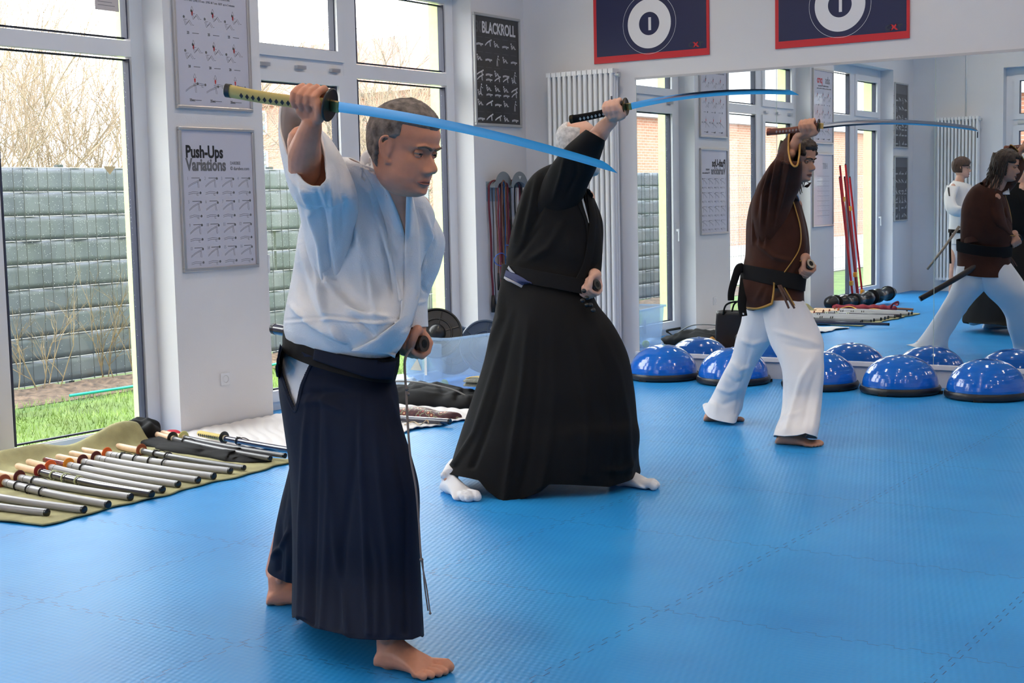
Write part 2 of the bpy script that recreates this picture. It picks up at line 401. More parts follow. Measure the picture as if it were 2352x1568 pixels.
# grass blades on the strip of lawn seen through the windows
rng = np.random.RandomState(7); mb = MB()
for _ in range(15000):
    y = rng.uniform(4.0, 12.5); x = rng.uniform(-2.75, -.5)
    if rng.rand() < .03: continue
    h = rng.uniform(.025, .07); a = rng.uniform(0, 6.28); lx, ly = rng.normal(0, .02, 2); wd = .004
    mb.add([(x-wd*math.cos(a), y-wd*math.sin(a), GZ), (x+wd*math.cos(a), y+wd*math.sin(a), GZ), (x+lx, y+ly, GZ+h)], [(0, 1, 2)])
grassm = mat('grass_blade', (.22, .32, .08), .6, var=.5, vscale=2.5)
tag(mb.build('lawn_grass', grassm), 'bright green lawn outside between the windows and the grey fence', 'grass', kind='stuff')
# mulch bed along the fence
mb = MB(); V = np.zeros((12, 180, 3))
for i in range(12):
    for j in range(180):
        y = -1+14*j/179; x = -3.62+.95*i/11
        e = math.sin(math.pi*i/11)
        V[i, j] = (x, y, GZ+.005+.07*e*(.6+.8*mnoise.noise(Vector((x*6, y*6, 0)))))
mb.grid(V)
tag(mb.build('mulch_bed', mat('brown_mulch', (.13, .085, .06), .95, var=.6, vscale=18, bump=1, bscale=40), smooth=True), 'brown mulch bed with dead leaves along the foot of the grey fence', 'flower bed')
tag(MB().tube([(-2.62+.03*math.sin(t*1.7), 7.4+t*.5, GZ+.05+.012*math.sin(t*3)) for t in range(9)], .012, 8).build('garden_hose', mat('turquoise_hose', (.02, .42, .36), .35), smooth=True), 'turquoise garden hose lying on the mulch bed', 'hose')
# privacy fence
fm = bpy.data.materials.new('anthracite_privacy_strip'); fm.use_nodes = True; MATS['fence'] = fm
n, l, b = nodes_of(fm)
t = n.new('ShaderNodeTexCoord'); s = n.new('ShaderNodeSeparateXYZ'); l.new(t.outputs['Object'], s.inputs[0])
nz = n.new('ShaderNodeTexNoise'); nz.inputs['Scale'].default_value = 5; l.new(t.outputs['Object'], nz.inputs['Vector'])
cr = n.new('ShaderNodeValToRGB'); l.new(nz.outputs['Fac'], cr.inputs[0]); cr.color_ramp.elements[0].color = (.085, .098, .135, 1); cr.color_ramp.elements[1].color = (.135, .152, .20, 1)
l.new(cr.outputs[0], b.inputs['Base Color']); b.inputs['Roughness'].default_value = .45
ft = thing('privacy_fence', 'grey strip fence behind the lawn, seen through the windows', 'fence', (-3.6, 6, GZ))
rng = np.random.RandomState(3)
rows = 9; zt = 1.77; rh = (zt-GZ-.03)/rows
wire = mat('galvanised_wire', (.35, .36, .38), .4, metal=.6)
for r in range(rows):     # one long woven strip per row, bulging between the rods
    z0 = GZ+.03+r*rh; NY = 420; V = np.zeros((5, NY, 3))
    ph = rng.uniform(0, 1)
    for j in range(NY):
        y = .3+13.2*j/(NY-1)
        bay = ((y/.25+ph) % 1); side = 1 if int(y/.25+ph) % 2 else -1
        bul = .012*side*math.sin(math.pi*bay)
        for i in range(5): V[i, j] = (-3.60+bul, y, z0+.002+(rh-.004)*i/4)
    MB().grid(V).build('woven_strip', fm, ft, smooth=True, solid=.002)
mb = MB()
for r in range(rows+1):
    z = GZ+.03+r*rh
    for dx in (-.016, .016): mb.tube([(-3.6+dx, .3, z), (-3.6+dx, 13.5, z)], .004, 6)
tag(mb.build('horizontal_rods', wire, ft), kind='stuff')
mb = MB()
for k in range(int(13.2/.05)):
    y = .3+k*.05
    if (k*7) % 5 in (0, 1): mb.tube([(-3.578, y, GZ), (-3.578, y, zt)], .003, 5)
tag(mb.build('vertical_rods', mat('dark_wire', (.03, .035, .04), .5), ft), kind='stuff')
for k in range(6): MB().box((-3.66, .3+k*2.64-.03, GZ), (-3.61, .3+k*2.64+.03, zt+.03)).build('fence_post', mat('anthracite_post', (.05, .06, .07), .5), ft)
# dry shrubs in front of the fence
twm = mat('dry_twig', (.25, .18, .10), .8, var=.3, vscale=20)
def branchy(mb, p, d, ln, r, lv, rng, spread=.5, n=3, segs=3, upb=.15):
    pts = [np.array(p, float)]; d = np.array(d, float)
    for k in range(segs):
        d = d+rng.normal(0, .12, 3)+np.array([0, 0, upb*.3]); d /= np.linalg.norm(d)
        pts.append(pts[-1]+d*ln/segs)
    mb.tube(pts, list(np.linspace(r, r*.6, len(pts))), 5 if r < .03 else 8)
    if lv > 0:
        for _ in range(n):
            q = pts[rng.randint(1, len(pts))]; dd = d+rng.normal(0, spread, 3); dd[2] += upb; dd /= np.linalg.norm(dd)
            branchy(mb, q, dd, ln*rng.uniform(.55, .8), r*.55, lv-1, rng, spread, n, segs, upb)
for i, (y, h, lab) in enumerate(((7.55, .85, 'bare dry shrub by the fence at the left of the big window'), (8.35, 1.0, 'leafless twiggy shrub by the fence, behind the garden hose'), (9.3, 1.15, 'dry shrub with a few green leaves at the right of the big window'))):
    rng = np.random.RandomState(20+i); mb = MB()
    for k in range(5): branchy(mb, (-3.3+rng.normal(0, .08), y+rng.normal(0, .15), GZ), (rng.normal(0, .2), rng.normal(0, .25), 1), h*.5, .006, 3, rng, .35, 3)
    tag(mb.build('dry_shrub', twm), lab, 'shrub')
# bare trees beyond the fence
barkm = mat('grey_bark', (.16, .13, .11), .9)
for i, (x, y, h, sd, lab) in enumerate(((-12, 17, 4.6, 1, 'bare winter tree beyond the fence at the far left'), (-13, 22.5, 5.0, 2, 'tall bare tree standing beyond the fence in the big window'), (-9.5, 19.5, 3.0, 3, 'low bare twiggy tree between the two tall ones'), (-15, 27.5, 4.4, 5, 'bare tree beyond the fence next to the poster pillar'))):
    rng = np.random.RandomState(40+sd)
    t = thing('bare_tree', lab, 'tree', (x, y, GZ)); mb = MB(); mb.tube([(x, y, GZ), (x+.05, y, h*.15), (x+.1, y+.05, h*.3)], [.11, .09, .08], 9); mb.build('trunk', barkm, t, smooth=True)
    mb = MB()
    for k in range(6): branchy(mb, (x+.1, y+.05, h*(.2+.02*k)), (rng.normal(0, .5), rng.normal(0, .5), 1), h*.38, .04, 5, rng, .42, 3)
    mb.build('branches', barkm, t)
for i, (x, y, h, lab) in enumerate(((-6.6, 8.6, 2.9, 'dense bare hedge shrub behind the fence at the left photo edge'), (-7.2, 10.4, 3.4, 'dense bare hedge shrub behind the fence in the middle of the big window'), (-7.4, 12.4, 3.0, 'dense bare hedge shrub behind the fence beside the poster pillar'), (-7.6, 17.5, 2.7, 'low bare hedge shrub behind the fence in the middle window'))):
    rng = np.random.RandomState(70+i); mb = MB()
    for k in range(9): branchy(mb, (x+rng.normal(0, .25), y+rng.normal(0, .45), GZ), (rng.normal(0, .3), rng.normal(0, .35), 1), h*.62, .022, 4, rng, .38, 4, 2)
    tag(mb.build('hedge_shrub', mat('beige_twig', (.30, .23, .17), .9, var=.3, vscale=6)), lab, 'shrub')
# brick buildings
def brick_mat(name, c1, c2, mo, sc=1.0, dx=0):
    m = bpy.data.materials.new(name); m.use_nodes = True; n, l, b = nodes_of(m)
    t = n.new('ShaderNodeTexCoord'); mp = n.new('ShaderNodeMapping'); l.new(t.outputs['Object'], mp.inputs[0])
    mp.inputs['Rotation'].default_value = (math.pi/2, 0, 0) if dx == 0 else (math.pi/2, math.pi/2, 0)
    s = n.new('ShaderNodeSeparateXYZ'); l.new(t.outputs['Object'], s.inputs[0]); cb = n.new('ShaderNodeCombineXYZ')
    l.new(s.outputs[0 if dx == 0 else 1], cb.inputs[0]); l.new(s.outputs[2], cb.inputs[1])
    br = n.new('ShaderNodeTexBrick'); l.new(cb.outputs[0], br.inputs['Vector'])
    br.inputs['Color1'].default_value = (*c1, 1); br.inputs['Color2'].default_value = (*c2, 1); br.inputs['Mortar'].default_value = (*mo, 1)
    br.inputs['Scale'].default_value = 1; br.inputs['Brick Width'].default_value = .25*sc; br.inputs['Row Height'].default_value = .075*sc; br.inputs['Mortar Size'].default_value = .008*sc
    l.new(br.outputs[0], b.inputs['Base Color']); b.inputs['Roughness'].default_value = .9
    return m
bk1 = brick_mat('pink_red_brick_x', (.37, .155, .125), (.43, .19, .15), (.42, .30, .26), 1.6)
bk2 = brick_mat('orange_brick_y', (.34, .15, .09), (.40, .19, .12), (.42, .33, .27), dx=1)
bk3 = brick_mat('orange_brick_x', (.36, .13, .075), (.42, .17, .10), (.45, .34, .28))
rooft = mat('red_roof_tile', (.40, .17, .13), .8, var=.12, vscale=4, bump=1, bscale=10)
roofg = mat('grey_roof_sheet', (.33, .33, .34), .6)
whf = mat('white_facade_window', (.85, .85, .85), .4); gld = mat('far_glass', (.10, .13, .16), .1)
# long red brick house seen through the middle windows
t = thing('brick_house', 'pale red brick house with white windows, far beyond the fence', 'building', (-45, 70, GZ))
MB().box((-70, 70, GZ), (-18, 84, 8.4)).build('wall', bk1, t)
mb = MB(); mb.add([(-71, 69, 8.2), (-17, 69, 8.2), (-17, 77, 12.6), (-71, 77, 12.6), (-17, 85, 8.2), (-71, 85, 8.2)], [(0, 1, 2, 3), (3, 2, 4, 5), (1, 4, 2), (0, 3, 5), (0, 5, 4, 1)]); mb.build('roof', rooft, t)
MB().box((-70.3, 69.6, 7.9), (-17.7, 70, 8.25)).build('cornice', mat('brick_cornice', (.33, .15, .12), .8), t)
for zz in (.9, 3.5, 6.1):
    for k in range(13):
        x = -68+k*3.9
        f = MB().box((x-.65, 69.9, zz), (x+.65, 69.99, zz+1.55)).build('window', whf, t)
        for qx in (-.55, .06):
            for qz in (.12, .85): MB().box((x+qx, 69.88, zz+qz), (x+qx+.49, 69.896, zz+qz+.58)).build('pane', gld, f)
# low brick outbuilding to the rear, only in the mirror
t = thing('brick_outbuilding', 'low orange brick outbuilding with grey roof, seen through windows in the mirror', 'building', (-12, -14, GZ))
MB().box((-20, -32, GZ), (-12, -1.5, 3.6)).build('wall', bk2, t)
MB().add([(-11.7, -32.3, 3.55), (-11.7, -1.2, 3.55), (-16, -1.2, 6.4), (-16, -32.3, 6.4), (-20.3, -1.2, 3.55), (-20.3, -32.3, 3.55)], [(0, 1, 2, 3), (3, 2, 4, 5), (0, 3, 5), (1, 4, 2), (0, 5, 4, 1)]).build('roof', roofg, t)
t = thing('brick_wing', 'red brick wing outside the rear window, seen in the mirror', 'building', (5, -8, GZ))
MB().box((-.6, -14, GZ), (12, -6, 3.15)).build('wall', bk3, t)
MB().add([(-.9, -5.8, 3.1), (12.3, -5.8, 3.1), (12.3, -10, 5.2), (-.9, -10, 5.2), (-.9, -14.2, 3.1), (12.3, -14.2, 3.1)], [(0, 1, 2, 3), (3, 2, 5, 4), (0, 3, 4), (1, 5, 2), (0, 4, 5, 1)]).build('roof', roofg, t)
MB().box((-.6, -6.0, 1.55), (12, -5.93, 1.72)).build('window_ledge', mat('pale_stone', (.6, .58, .54), .8), t)
# parked car beyond the fence, only glimpsed in the mirror
carm = mat('silver_car_paint', (.55, .57, .6), .25, coat=.5)
t = thing('parked_car', 'pale parked car outside, glimpsed through a window in the mirror', 'car', (-9, -4.5, GZ))
prof = [(-2.0, .35), (-2.05, .75), (-1.3, .92), (-.7, 1.38), (.7, 1.42), (1.35, 1.0), (2.0, .85), (2.05, .35)]
mb = MB(); V = [(-9+sx_*.82*(1 if z < 1 else .8), -4.5+y, GZ+z) for sx_ in (-1, 1) for y, z in prof]; k = len(prof)
mb.add(V, [tuple(range(k)), tuple(range(2*k-1, k-1, -1))]+[(i, k+i, k+(i+1) % k, (i+1) % k) for i in range(k)]); mb.build('body', carm, t, bevel=.05)
for sx_ in (-1, 1):
    for y in (-1.25, 1.3): MB().cyl((-9+sx_*.84, -4.5+y, GZ+.33), (-9+sx_*.66, -4.5+y, GZ+.33), .33, 24).build('wheel', mat('tyre', (.02, .02, .02), .8), t)
    MB().add([(-9+sx_*.70, -4.5+y, GZ+z) for y, z in ((-1.1, .98), (-.6, 1.32), (.6, 1.34), (1.1, 1.0))], [(0, 1, 2, 3)]).build('side_window', gld, t, solid=.05)
# ================================================================== CEILING LAMPS
lampm = mat('warm_lamp_diffuser', (1, 1, 1), .5, emit=((1, .80, .60), 50))
for ix in range(4):
    for iy in range(5):
        x = 1.3+ix*2.2; y = 1.2+iy*1.9
        t = thing('ceiling_lamp', 'round white spot lamp on the ceiling above the mats', 'lamp', (x, y, CEIL-.06), 'ceiling spots in rows')
        MB().lathe([(.12, .06), (.13, 0), (.105, -.01), (.10, .02)], (x, y, CEIL-.06), 24).build('housing', trimw, t, auto=40)
        MB().lathe([(0, -.004), (.10, -.004), (.10, .01)], (x, y, CEIL-.06), 24).build('diffuser', lampm, t)
# ================================================================== WALL THINGS
framem = mat('silver_poster_frame', (.55, .53, .52), .3, metal=.8)
paperm = mat('poster_paper_grey', (.50, .50, .58), .35, coat=.5); inkm = mat('black_ink', (.01, .01, .012), .5); gryi = mat('grey_ink', (.13, .13, .14), .5)
lgi = mat('pale_grey_ink', (.33, .33, .38), .5); redi = mat('red_ink', (.5, .02, .02), .5)
blackpap = mat('black_poster_paper', (.018, .018, .020), .35, coat=.5); wint = mat('white_ink', (.62, .62, .64), .5); darkgi = mat('dark_grey_ink', (.08, .08, .085), .5)
def ribbon(mb, pts, wd, O, X, Y):
    P = [np.array(p, float) for p in pts]
    for a, b in zip(P[:-1], P[1:]):
        d = b-a; ln = np.linalg.norm(d)+1e-9; q = np.array([-d[1], d[0]])/ln*wd/2
        mb.add([O+X*p[0]+Y*p[1] for p in (a-q, b-q, b+q, a+q)], [(0, 1, 2, 3)])
def dot(mb, c, r, O, X, Y, n=10):
    mb.add([O+X*(c[0]+r*math.cos(6.2832*i/n))+Y*(c[1]+r*math.sin(6.2832*i/n)) for i in range(n)], [tuple(range(n))])
def figure(par, ink, c, s, rng, O, X, Y, kind, wd):
    "a small line drawing of a person exercising"
    lines = heads = MB()
    f = lambda x, y: (c[0]+x*s, c[1]+y*s)
    if kind == 0:   # plank
        h = rng.uniform(.15, .45); P = [f(-.5, 0), f(-.15, .12+h*.3), f(.2, .2+h*.5), f(.42, .28+h*.5)]
        for o in (.0, .07): ribbon(lines, [(p[0], p[1]+o*s) for p in P], wd, O, X, Y)
        ribbon(lines, [f(.28, .25+h*.5), f(.30, .1), f(.34, -.03)], wd, O, X, Y); ribbon(lines, [f(.36, .25+h*.5), f(.40, .1), f(.42, -.03)], wd, O, X, Y)
        dot(heads, f(.52, .36+h*.5), .085*s, O, X, Y)
    elif kind == 1:  # lying
        for o in (0, .1): ribbon(lines, [f(-.5, .0+o), f(-.1, .08+o), f(.3, .05+o), f(.42, .06+o*.5)], wd, O, X, Y)
        ribbon(lines, [f(.25, .1), f(.2, -.05), f(.35, -.06)], wd, O, X, Y); dot(heads, f(.52, .1), .085*s, O, X, Y)
    elif kind == 2:  # sit-up
        ribbon(lines, [f(-.35, .35), f(-.2, .05), f(.05, .3), f(.3, 0), f(.42, .02)], wd, O, X, Y); ribbon(lines, [f(-.42, .3), f(-.28, -.05), f(0, .2), f(.2, -.04)], wd, O, X, Y)
        ribbon(lines, [f(-.35, .3), f(-.12, .32)], wd, O, X, Y); dot(heads, f(-.4, .46), .09*s, O, X, Y)
    else:            # standing, bent
        ribbon(lines, [f(-.05, -.4), f(-.02, -.1), f(.02, .15), f(.15, .4)], wd, O, X, Y); ribbon(lines, [f(.12, -.4), f(.1, -.1), f(.05, .15)], wd, O, X, Y)
        ribbon(lines, [f(.12, .35), f(.3, .2), f(.42, .22)], wd, O, X, Y); dot(heads, f(.2, .52), .09*s, O, X, Y)
    lines.build('exercise_drawing', ink, par)
def poster(y0, y1, z0, z1, lab, style, frame_m=None, fw=.022):
    t = thing('framed_poster', lab, 'poster', (0, (y0+y1)/2, z0))
    fm_ = frame_m or framem
    for k, (a, b, c, d) in enumerate(((y0, y1, z0, z0+fw), (y0, y1, z1-fw, z1), (y0, y0+fw, z0+fw, z1-fw), (y1-fw, y1, z0+fw, z1-fw))):
        MB().box((.0, a, c), (.022, b, d)).build('frame_bar', fm_, t, bevel=.004)
    MB().box((.001, y0+fw, z0+fw), (.010, y1-fw, z1-fw)).build('print', blackpap if style in ('roll', 'dark') else paperm, t)
    O = np.array([.0105, y0+fw, z0+fw]); X = np.array([0, 1., 0]); Y = np.array([0, 0, 1.]); W_, H_ = y1-y0-2*fw, z1-z0-2*fw
    rng = np.random.RandomState(len(lab)*7+3); ln = MB(); hd = MB(); rd = MB(); ink_ = wint if style in ('roll', 'dark') else (lgi if style == 'plain' else gryi)
    T = lambda s_, size, x, y, m, sx_=1, bold=0, nm='lettering': textmesh(s_, size, (O+X*x+Y*y+np.array([.0004, 0, 0]), X, Y), m, nm, t, sx=sx_, bold=bold)
    if style == 'push':
        T('Push-Ups', .105, .035, H_-.165, inkm, .80, .0035); T('Variations', .105, .035, H_-.245, gryi, .80, .0035)
        T('DAREBEE', .028, .415, H_-.207, gryi, .8); T('© darebee.com', .032, .415, H_-.242, gryi, .85)
        for r in range(4):
            for c in range(4):
                cx = .095+c*.145; cy = H_-.34-r*.145
                T(str(r*4+c+1), .03, cx-.055, cy+.035, lgi, .7)
                ribbon(ln, [(cx-.02, cy+.048), (cx+.05, cy+.048)], .004, O, X, Y)
                figure(t, ink_, (cx, cy-.01), .10, rng, O, X, Y, 0, .0022); figure(t, ink_, (cx, cy-.055), .10, rng, O, X, Y, 1, .0022)
    elif style in ('abs', 'abspro'):
        if style == 'abs':
            T('min', .125, .12, H_-.145, redi, .85, .002); T('abs', .125, .335, H_-.145, inkm, 1.0, .001)
        else:
            T('abs', .125, .09, H_-.145, gryi, .9, .001); T('pro', .125, .33, H_-.145, redi, .95, .002)
        T('DAREBEE WORKOUT © darebee.com', .022, .13, H_-.185, gryi, .95); T('LEVEL I 3 sets  LEVEL II 5 sets  LEVEL III 7 sets  REST up to 2 minutes', .019, .05, H_-.215, gryi, .85)
        for r in range(3):
            for c in range(3):
                cx = .14+c*.175; cy = H_-.33-r*.205
                figure(t, ink_, (cx-.03, cy-.03), .10, rng, O, X, Y, 2 if r < 2 else 0, .0022); figure(t, ink_, (cx+.035, cy+.01), .10, rng, O, X, Y, 2 if r < 2 else 1, .0022)
                ribbon(ln, [(cx-.012, cy+.06), (cx+.0, cy+.085), (cx+.012, cy+.06), (cx-.012, cy+.06)], .002, O, X, Y)
                rd.add([O+X*(cx+a_)+Y*(cy+b_) for a_, b_ in ((-.007, .055), (.007, .055), (.005, .035), (0, .026), (-.005, .035))], [(0, 1, 2, 3, 4)])
                T(('25', '25', '25', '20', '20', '20', '25sec', '25sec', '25sec')[r*3+c], .022, cx-.05, cy-.085, gryi, .9, .0008)
                ribbon(ln, [(cx-.005, cy-.078), (cx+.05, cy-.078)], .004, O, X, Y)
        rd.build('red_muscle_mark', redi, t)
    elif style == 'plain':
        T('HIIT', .10, .16, H_-.17, lgi, .9, .002)
        for r in range(9):
            ribbon(ln, [(.10, H_-.26-r*.06), (.5, H_-.26-r*.06)], .006, O, X, Y)
            for c in range(4): dot(hd, (.13+c*.11, H_-.285-r*.06), .006, O, X, Y)
    else:
        if style == 'roll':
            T('30', .125, .008, H_-.128, darkgi, .75, .003); T('BLACKROLL', .125, .098, H_-.128, wint, .70, .003)
        else: MB().box((.0102, y0+fw, z1-fw-.13), (.0108, y1-fw, z1-fw)).build('grey_header', gryi, t)
        for r in range(6):
            cy = H_-.22-r*.118
            for c in range(5):
                cx = .06+c*.122
                ribbon(rd, [(cx-.04, cy+.055), (cx+.045, cy+.055)], .003, O, X, Y)
                k = int(rng.randint(0, 4)); figure(t, ink_, (cx, cy-.01), .085, rng, O, X, Y, k, .0055)
                if r in (2, 3): figure(t, ink_, (cx, cy-.05), .08, rng, O, X, Y, int(rng.randint(0, 3)), .005)
        rd.build('caption_line', darkgi, t)
    dark = style in ('roll', 'dark')
    
    if ln.v: ln.build('printed_line', wint if dark else (lgi if style == 'plain' else gryi), t)
    if hd.v: hd.build('printed_dot', lgi, t)
    return t
poster(6.205, 6.862, 1.003, 1.899, 'silver framed push-up chart, lower one on the pillar left of the man in white', 'push')
poster(6.205, 6.862, 2.008, 2.905, 'silver framed sit-up chart cut by the top edge, above the push-up chart', 'abs')
poster(9.372, 10.040, 2.004, 2.893, 'black exercise chart with white drawings, above the hanging ropes', 'roll', mat('matte_silver_frame', (.45, .46, .46), .45, metal=.4))
poster(3.17, 3.83, 1.003, 1.899, 'pale framed chart, lower one on the mirrored pillar beside the man in brown', 'plain')
poster(3.17, 3.83, 2.008, 2.905, 'framed chart with red and grey heading, seen only in the mirror behind the brown sleeve', 'abspro')
poster(.35, .90, 1.0, 1.9, 'dark framed chart with grey header, lower of two in the far mirror corner', 'dark', mat('matte_silver_frame', (.45, .46, .46), .45))
poster(.35, .90, 2.008, 2.9, 'dark framed chart, upper of two in the far mirror corner', 'dark', mat('matte_silver_frame', (.45, .46, .46), .45))
t = thing('wall_socket', 'white power socket low on the poster pillar', 'socket', (0, 6.52, .3))
MB().box((0, 6.485, .262), (.010, 6.565, .342)).build('plate', pvc, t, bevel=.003)
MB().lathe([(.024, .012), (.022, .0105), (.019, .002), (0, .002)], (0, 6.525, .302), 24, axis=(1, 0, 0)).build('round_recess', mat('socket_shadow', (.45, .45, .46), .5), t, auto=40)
for yy in (6.5155, 6.5345): MB().cyl((.004, yy, .302), (.0045, yy, .302), .003, 10).build('pin_hole', inkm, t)
t = thing('paper_notice', 'small printed paper stuck high on the left window pane', 'notice', (-.208, 5.98, 2.62))
MB().box((-.2095, 5.80, 2.585), (-.2085, 5.98, 2.86)).build('sheet', mat('thin_paper', (.55, .50, .50), .7), t)
mb = MB()
for i in range(12): ribbon(mb, [(.02, .03+i*.02), (.15-(i % 3)*.02, .03+i*.02)], .003, np.array([-.2083, 5.80, 2.585]), np.array([0, 1., 0]), np.array([0, 0, 1.]))
mb.build('printed_line', gryi, t)
tag(MB().ngon([(-.2085, 5.80, 1.66), (-.2085, 5.90, 1.66), (-.2085, 5.85, 1.61)], (.001, 0, 0), .001).build('sticker', mat('cream_sticker', (.75, .62, .35), .6)), 'small cream triangle sticker on the big left window', 'sticker')

# ---------------- rope hangers and ropes
hgm = mat('grey_steel_hanger', (.20, .225, .25), .4, metal=.3)
ropecols = {'dark_red': (.13, .012, .03), 'black': (.012, .012, .015), 'blue': (.02, .14, .38), 'brown': (.16, .07, .045), 'beige': (.30, .25, .2), 'grey': (.12, .12, .13)}
def hanger(yc, off, lab, logo):
    t = thing('rope_hanger', lab, 'wall hook', (0, yc, 1.51)); R = .122
    for x in (.012+off, .115+off):
        if x > .1+off:
            pts = [(R*math.cos(a), R*math.sin(a)) for a in np.linspace(0, math.pi, 24)]
            inner = [(.085*math.cos(a), -.01+.05*math.sin(a)) for a in np.linspace(math.pi, 0, 16)]
            MB().ngon([(x, yc+p, 1.515+q) for p, q in pts+inner], (.003, 0, 0), .003).build('front_plate', hgm, t, bevel=.001)
    V = np.array([[(x, yc+.088*math.cos(a), 1.508+.055*math.sin(a)) for a in np.linspace(0, math.pi, 16)] for x in np.linspace(0, .115+off, 6)])
    MB().grid(V).build('curved_shelf', hgm, t, smooth=True, solid=.004)
    MB().box((0, yc-.088, 1.40), (.004, yc+.088, 1.56)).build('back_plate', mat('pale_back_plate', (.32, .42, .52), .4), t)
    if logo: MB().ngon([(.1185+off, yc-.02, 1.60), (.1185+off, yc+.022, 1.60), (.1185+off, yc, 1.572)], (.001, 0, 0), .001).build('triangle_mark', wint, t)
hanger(9.60, .0, 'grey arched rope hanger on the pillar, left one, under the black chart', False)
hanger(9.79, .03, 'grey arched rope hanger with pale triangle mark, right one, under the black chart', True)
def rope(yc, x, z, col, lab, wd=.085, r=.005, sway=0, hook=None, zt=1.565):
    rng = np.random.RandomState(int(z*100)+int(x*1000))
    t = thing('hanging_rope', lab, 'rope', (x, yc, z)); pts = []
    for s_ in (-1, 1):
        seg = [(x+rng.normal(0, .002), yc+s_*wd*(1-.25*k/8)+rng.normal(0, .002)+sway*k/8*.05, 1.51-(1.51-z)*k/8) for k in range(9)]
        pts.append(seg)
    top = [(x, yc-wd*math.cos(a), 1.51+(zt-1.51)*math.sin(a)) for a in np.linspace(.2, math.pi-.2, 7)]
    path = pts[0][::-1]+top+pts[1]
    MB().tube([tuple(q) for q in catm(np.array(path), 60)], r, 7).build('cord', mat('rope_'+col, ropecols[col], .5), t, smooth=True)
    for s_ in (0, 1):
        e = np.array(path[0 if s_ == 0 else -1]); MB().tube([e+[0, 0, .02], e-[0, 0, .06], e-[0, 0, .12]], [r*1.4, r*2.3, r*2.0], 10).build('grip', inkm, t, smooth=True)
rl = [(9.60, .03, .62, 'dark_red', .088, .009), (9.60, .055, .55, 'black', .08, .004), (9.60, .075, .80, 'brown', .060, .005), (9.60, .09, .50, 'blue', .045, .0045), (9.60, .105, .70, 'dark_red', .072, .008),
      (9.79, .04, .66, 'black', .088, .007), (9.79, .06, .60, 'beige', .075, .0035), (9.79, .085, .92, 'dark_red', .09, .010), (9.79, .105, .95, 'black', .088, .009), (9.60, .115, .40, 'brown', .03, .006)]
rlab = ['thick dark red rope, outermost left on the left hanger', 'thin black rope on the left hanger beside the thick dark red one', 'brown rope in the middle of the left hanger', 'blue rope hanging at the centre of the left hanger', 'dark red rope nearest the front of the left hanger', 'black rope at the left of the right hanger', 'thin beige cord on the right hanger', 'thick dark red rope on the right hanger by the black sleeve', 'thick black rope at the front of the right hanger', 'long brown rope reaching lowest on the left hanger']
for (yc, x, z, c, wd, r), lb in zip(rl, rlab): rope(yc, x, z, c, lb, wd, r)
pts = [(.13+.01*math.sin(a*2), 9.58+.14*math.sin(a)+.03*math.sin(2*a), .96+.085*math.cos(a)*math.cos(a/2)) for a in np.linspace(0, 6.28, 40)]
tag(MB().tube(pts, .0035, 6).build('cable_loop', mat('rope_bright_blue', (.03, .12, .5), .4), smooth=True), 'thin blue cable loop dangling in front of the hanging ropes', 'cable')
tag(MB().tube([(.03, 9.665, .13), (.03, 9.675, .62), (.028, 9.67, .9)], [.014, .014, .01], 10).build('wooden_stick', mat('pale_orange_wood', (.42, .20, .07), .5), smooth=True), 'slim wooden stick leaning below the ropes, behind the crate', 'stick')

# ================================================================== BALANCE DOMES
domem = mat('glossy_blue_rubber', (.002, .12, .55), .12, coat=.6, spec=.6); basem = mat('black_plastic_base', (.012, .012, .014), .35)
def bosu(x, y):
    t = thing('balance_dome', 'x', 'balance trainer', (x, y, 0), 'balance domes along the mirror')
    prof = [(.0, .262)]; 
    N = 90
    for i in range(1, N+1):
        a = math.pi/2*(1-i/N); r = .262*math.cos(a)**.92; z = .052+.212*math.sin(a)
        k = i/N; g = .0005*max(0, math.sin(i/N*math.pi*26))**4 if k > .2 else 0
        prof.append((r+g, z+g*.5))
    MB().lathe(prof, (x, y, 0), 72).build('dome', domem, t, smooth=True)
    MB().lathe([(0, .005), (.255, .0), (.275, .012), (.280, .035), (.272, .052), (.258, .055)], (x, y, 0), 72).build('base', basem, t, auto=40)
    for s_ in (-1, 1):
        a = .9*s_ - .8; MB().box((x+.262*math.cos(a)-.03, y+.262*math.sin(a)-.012, .004), (x+.262*math.cos(a)+.03, y+.262*math.sin(a)+.012, .024)).build('grip_recess', mat('pit_black', (.004, .004, .004), .8), t)
    MB().lathe([(0, .2685), (.012, .268), (.016, .2655)], (x, y, 0), 20).build('air_plug', domem, t, smooth=True)
    return t
b0 = bosu(1.44, 9.80)
blabs = ['blue balance dome farthest left, beside the black hakama and the radiator', 'blue balance dome partly behind the rear white trouser leg', 'blue balance dome partly behind the front white trouser leg', 'blue balance dome, second from the right edge, standing clear of legs', 'blue balance dome at the right edge of the photo']
b0['label'] = blabs[0]
for i, (x, a) in enumerate(((2.035, .4), (2.727, 1.1), (3.325, 0), (3.925, .2))):
    c = copy_tree(b0); c.location = (x, 9.80-.01*i, 0); c.rotation_euler = (0, 0, a); c['label'] = blabs[i+1]

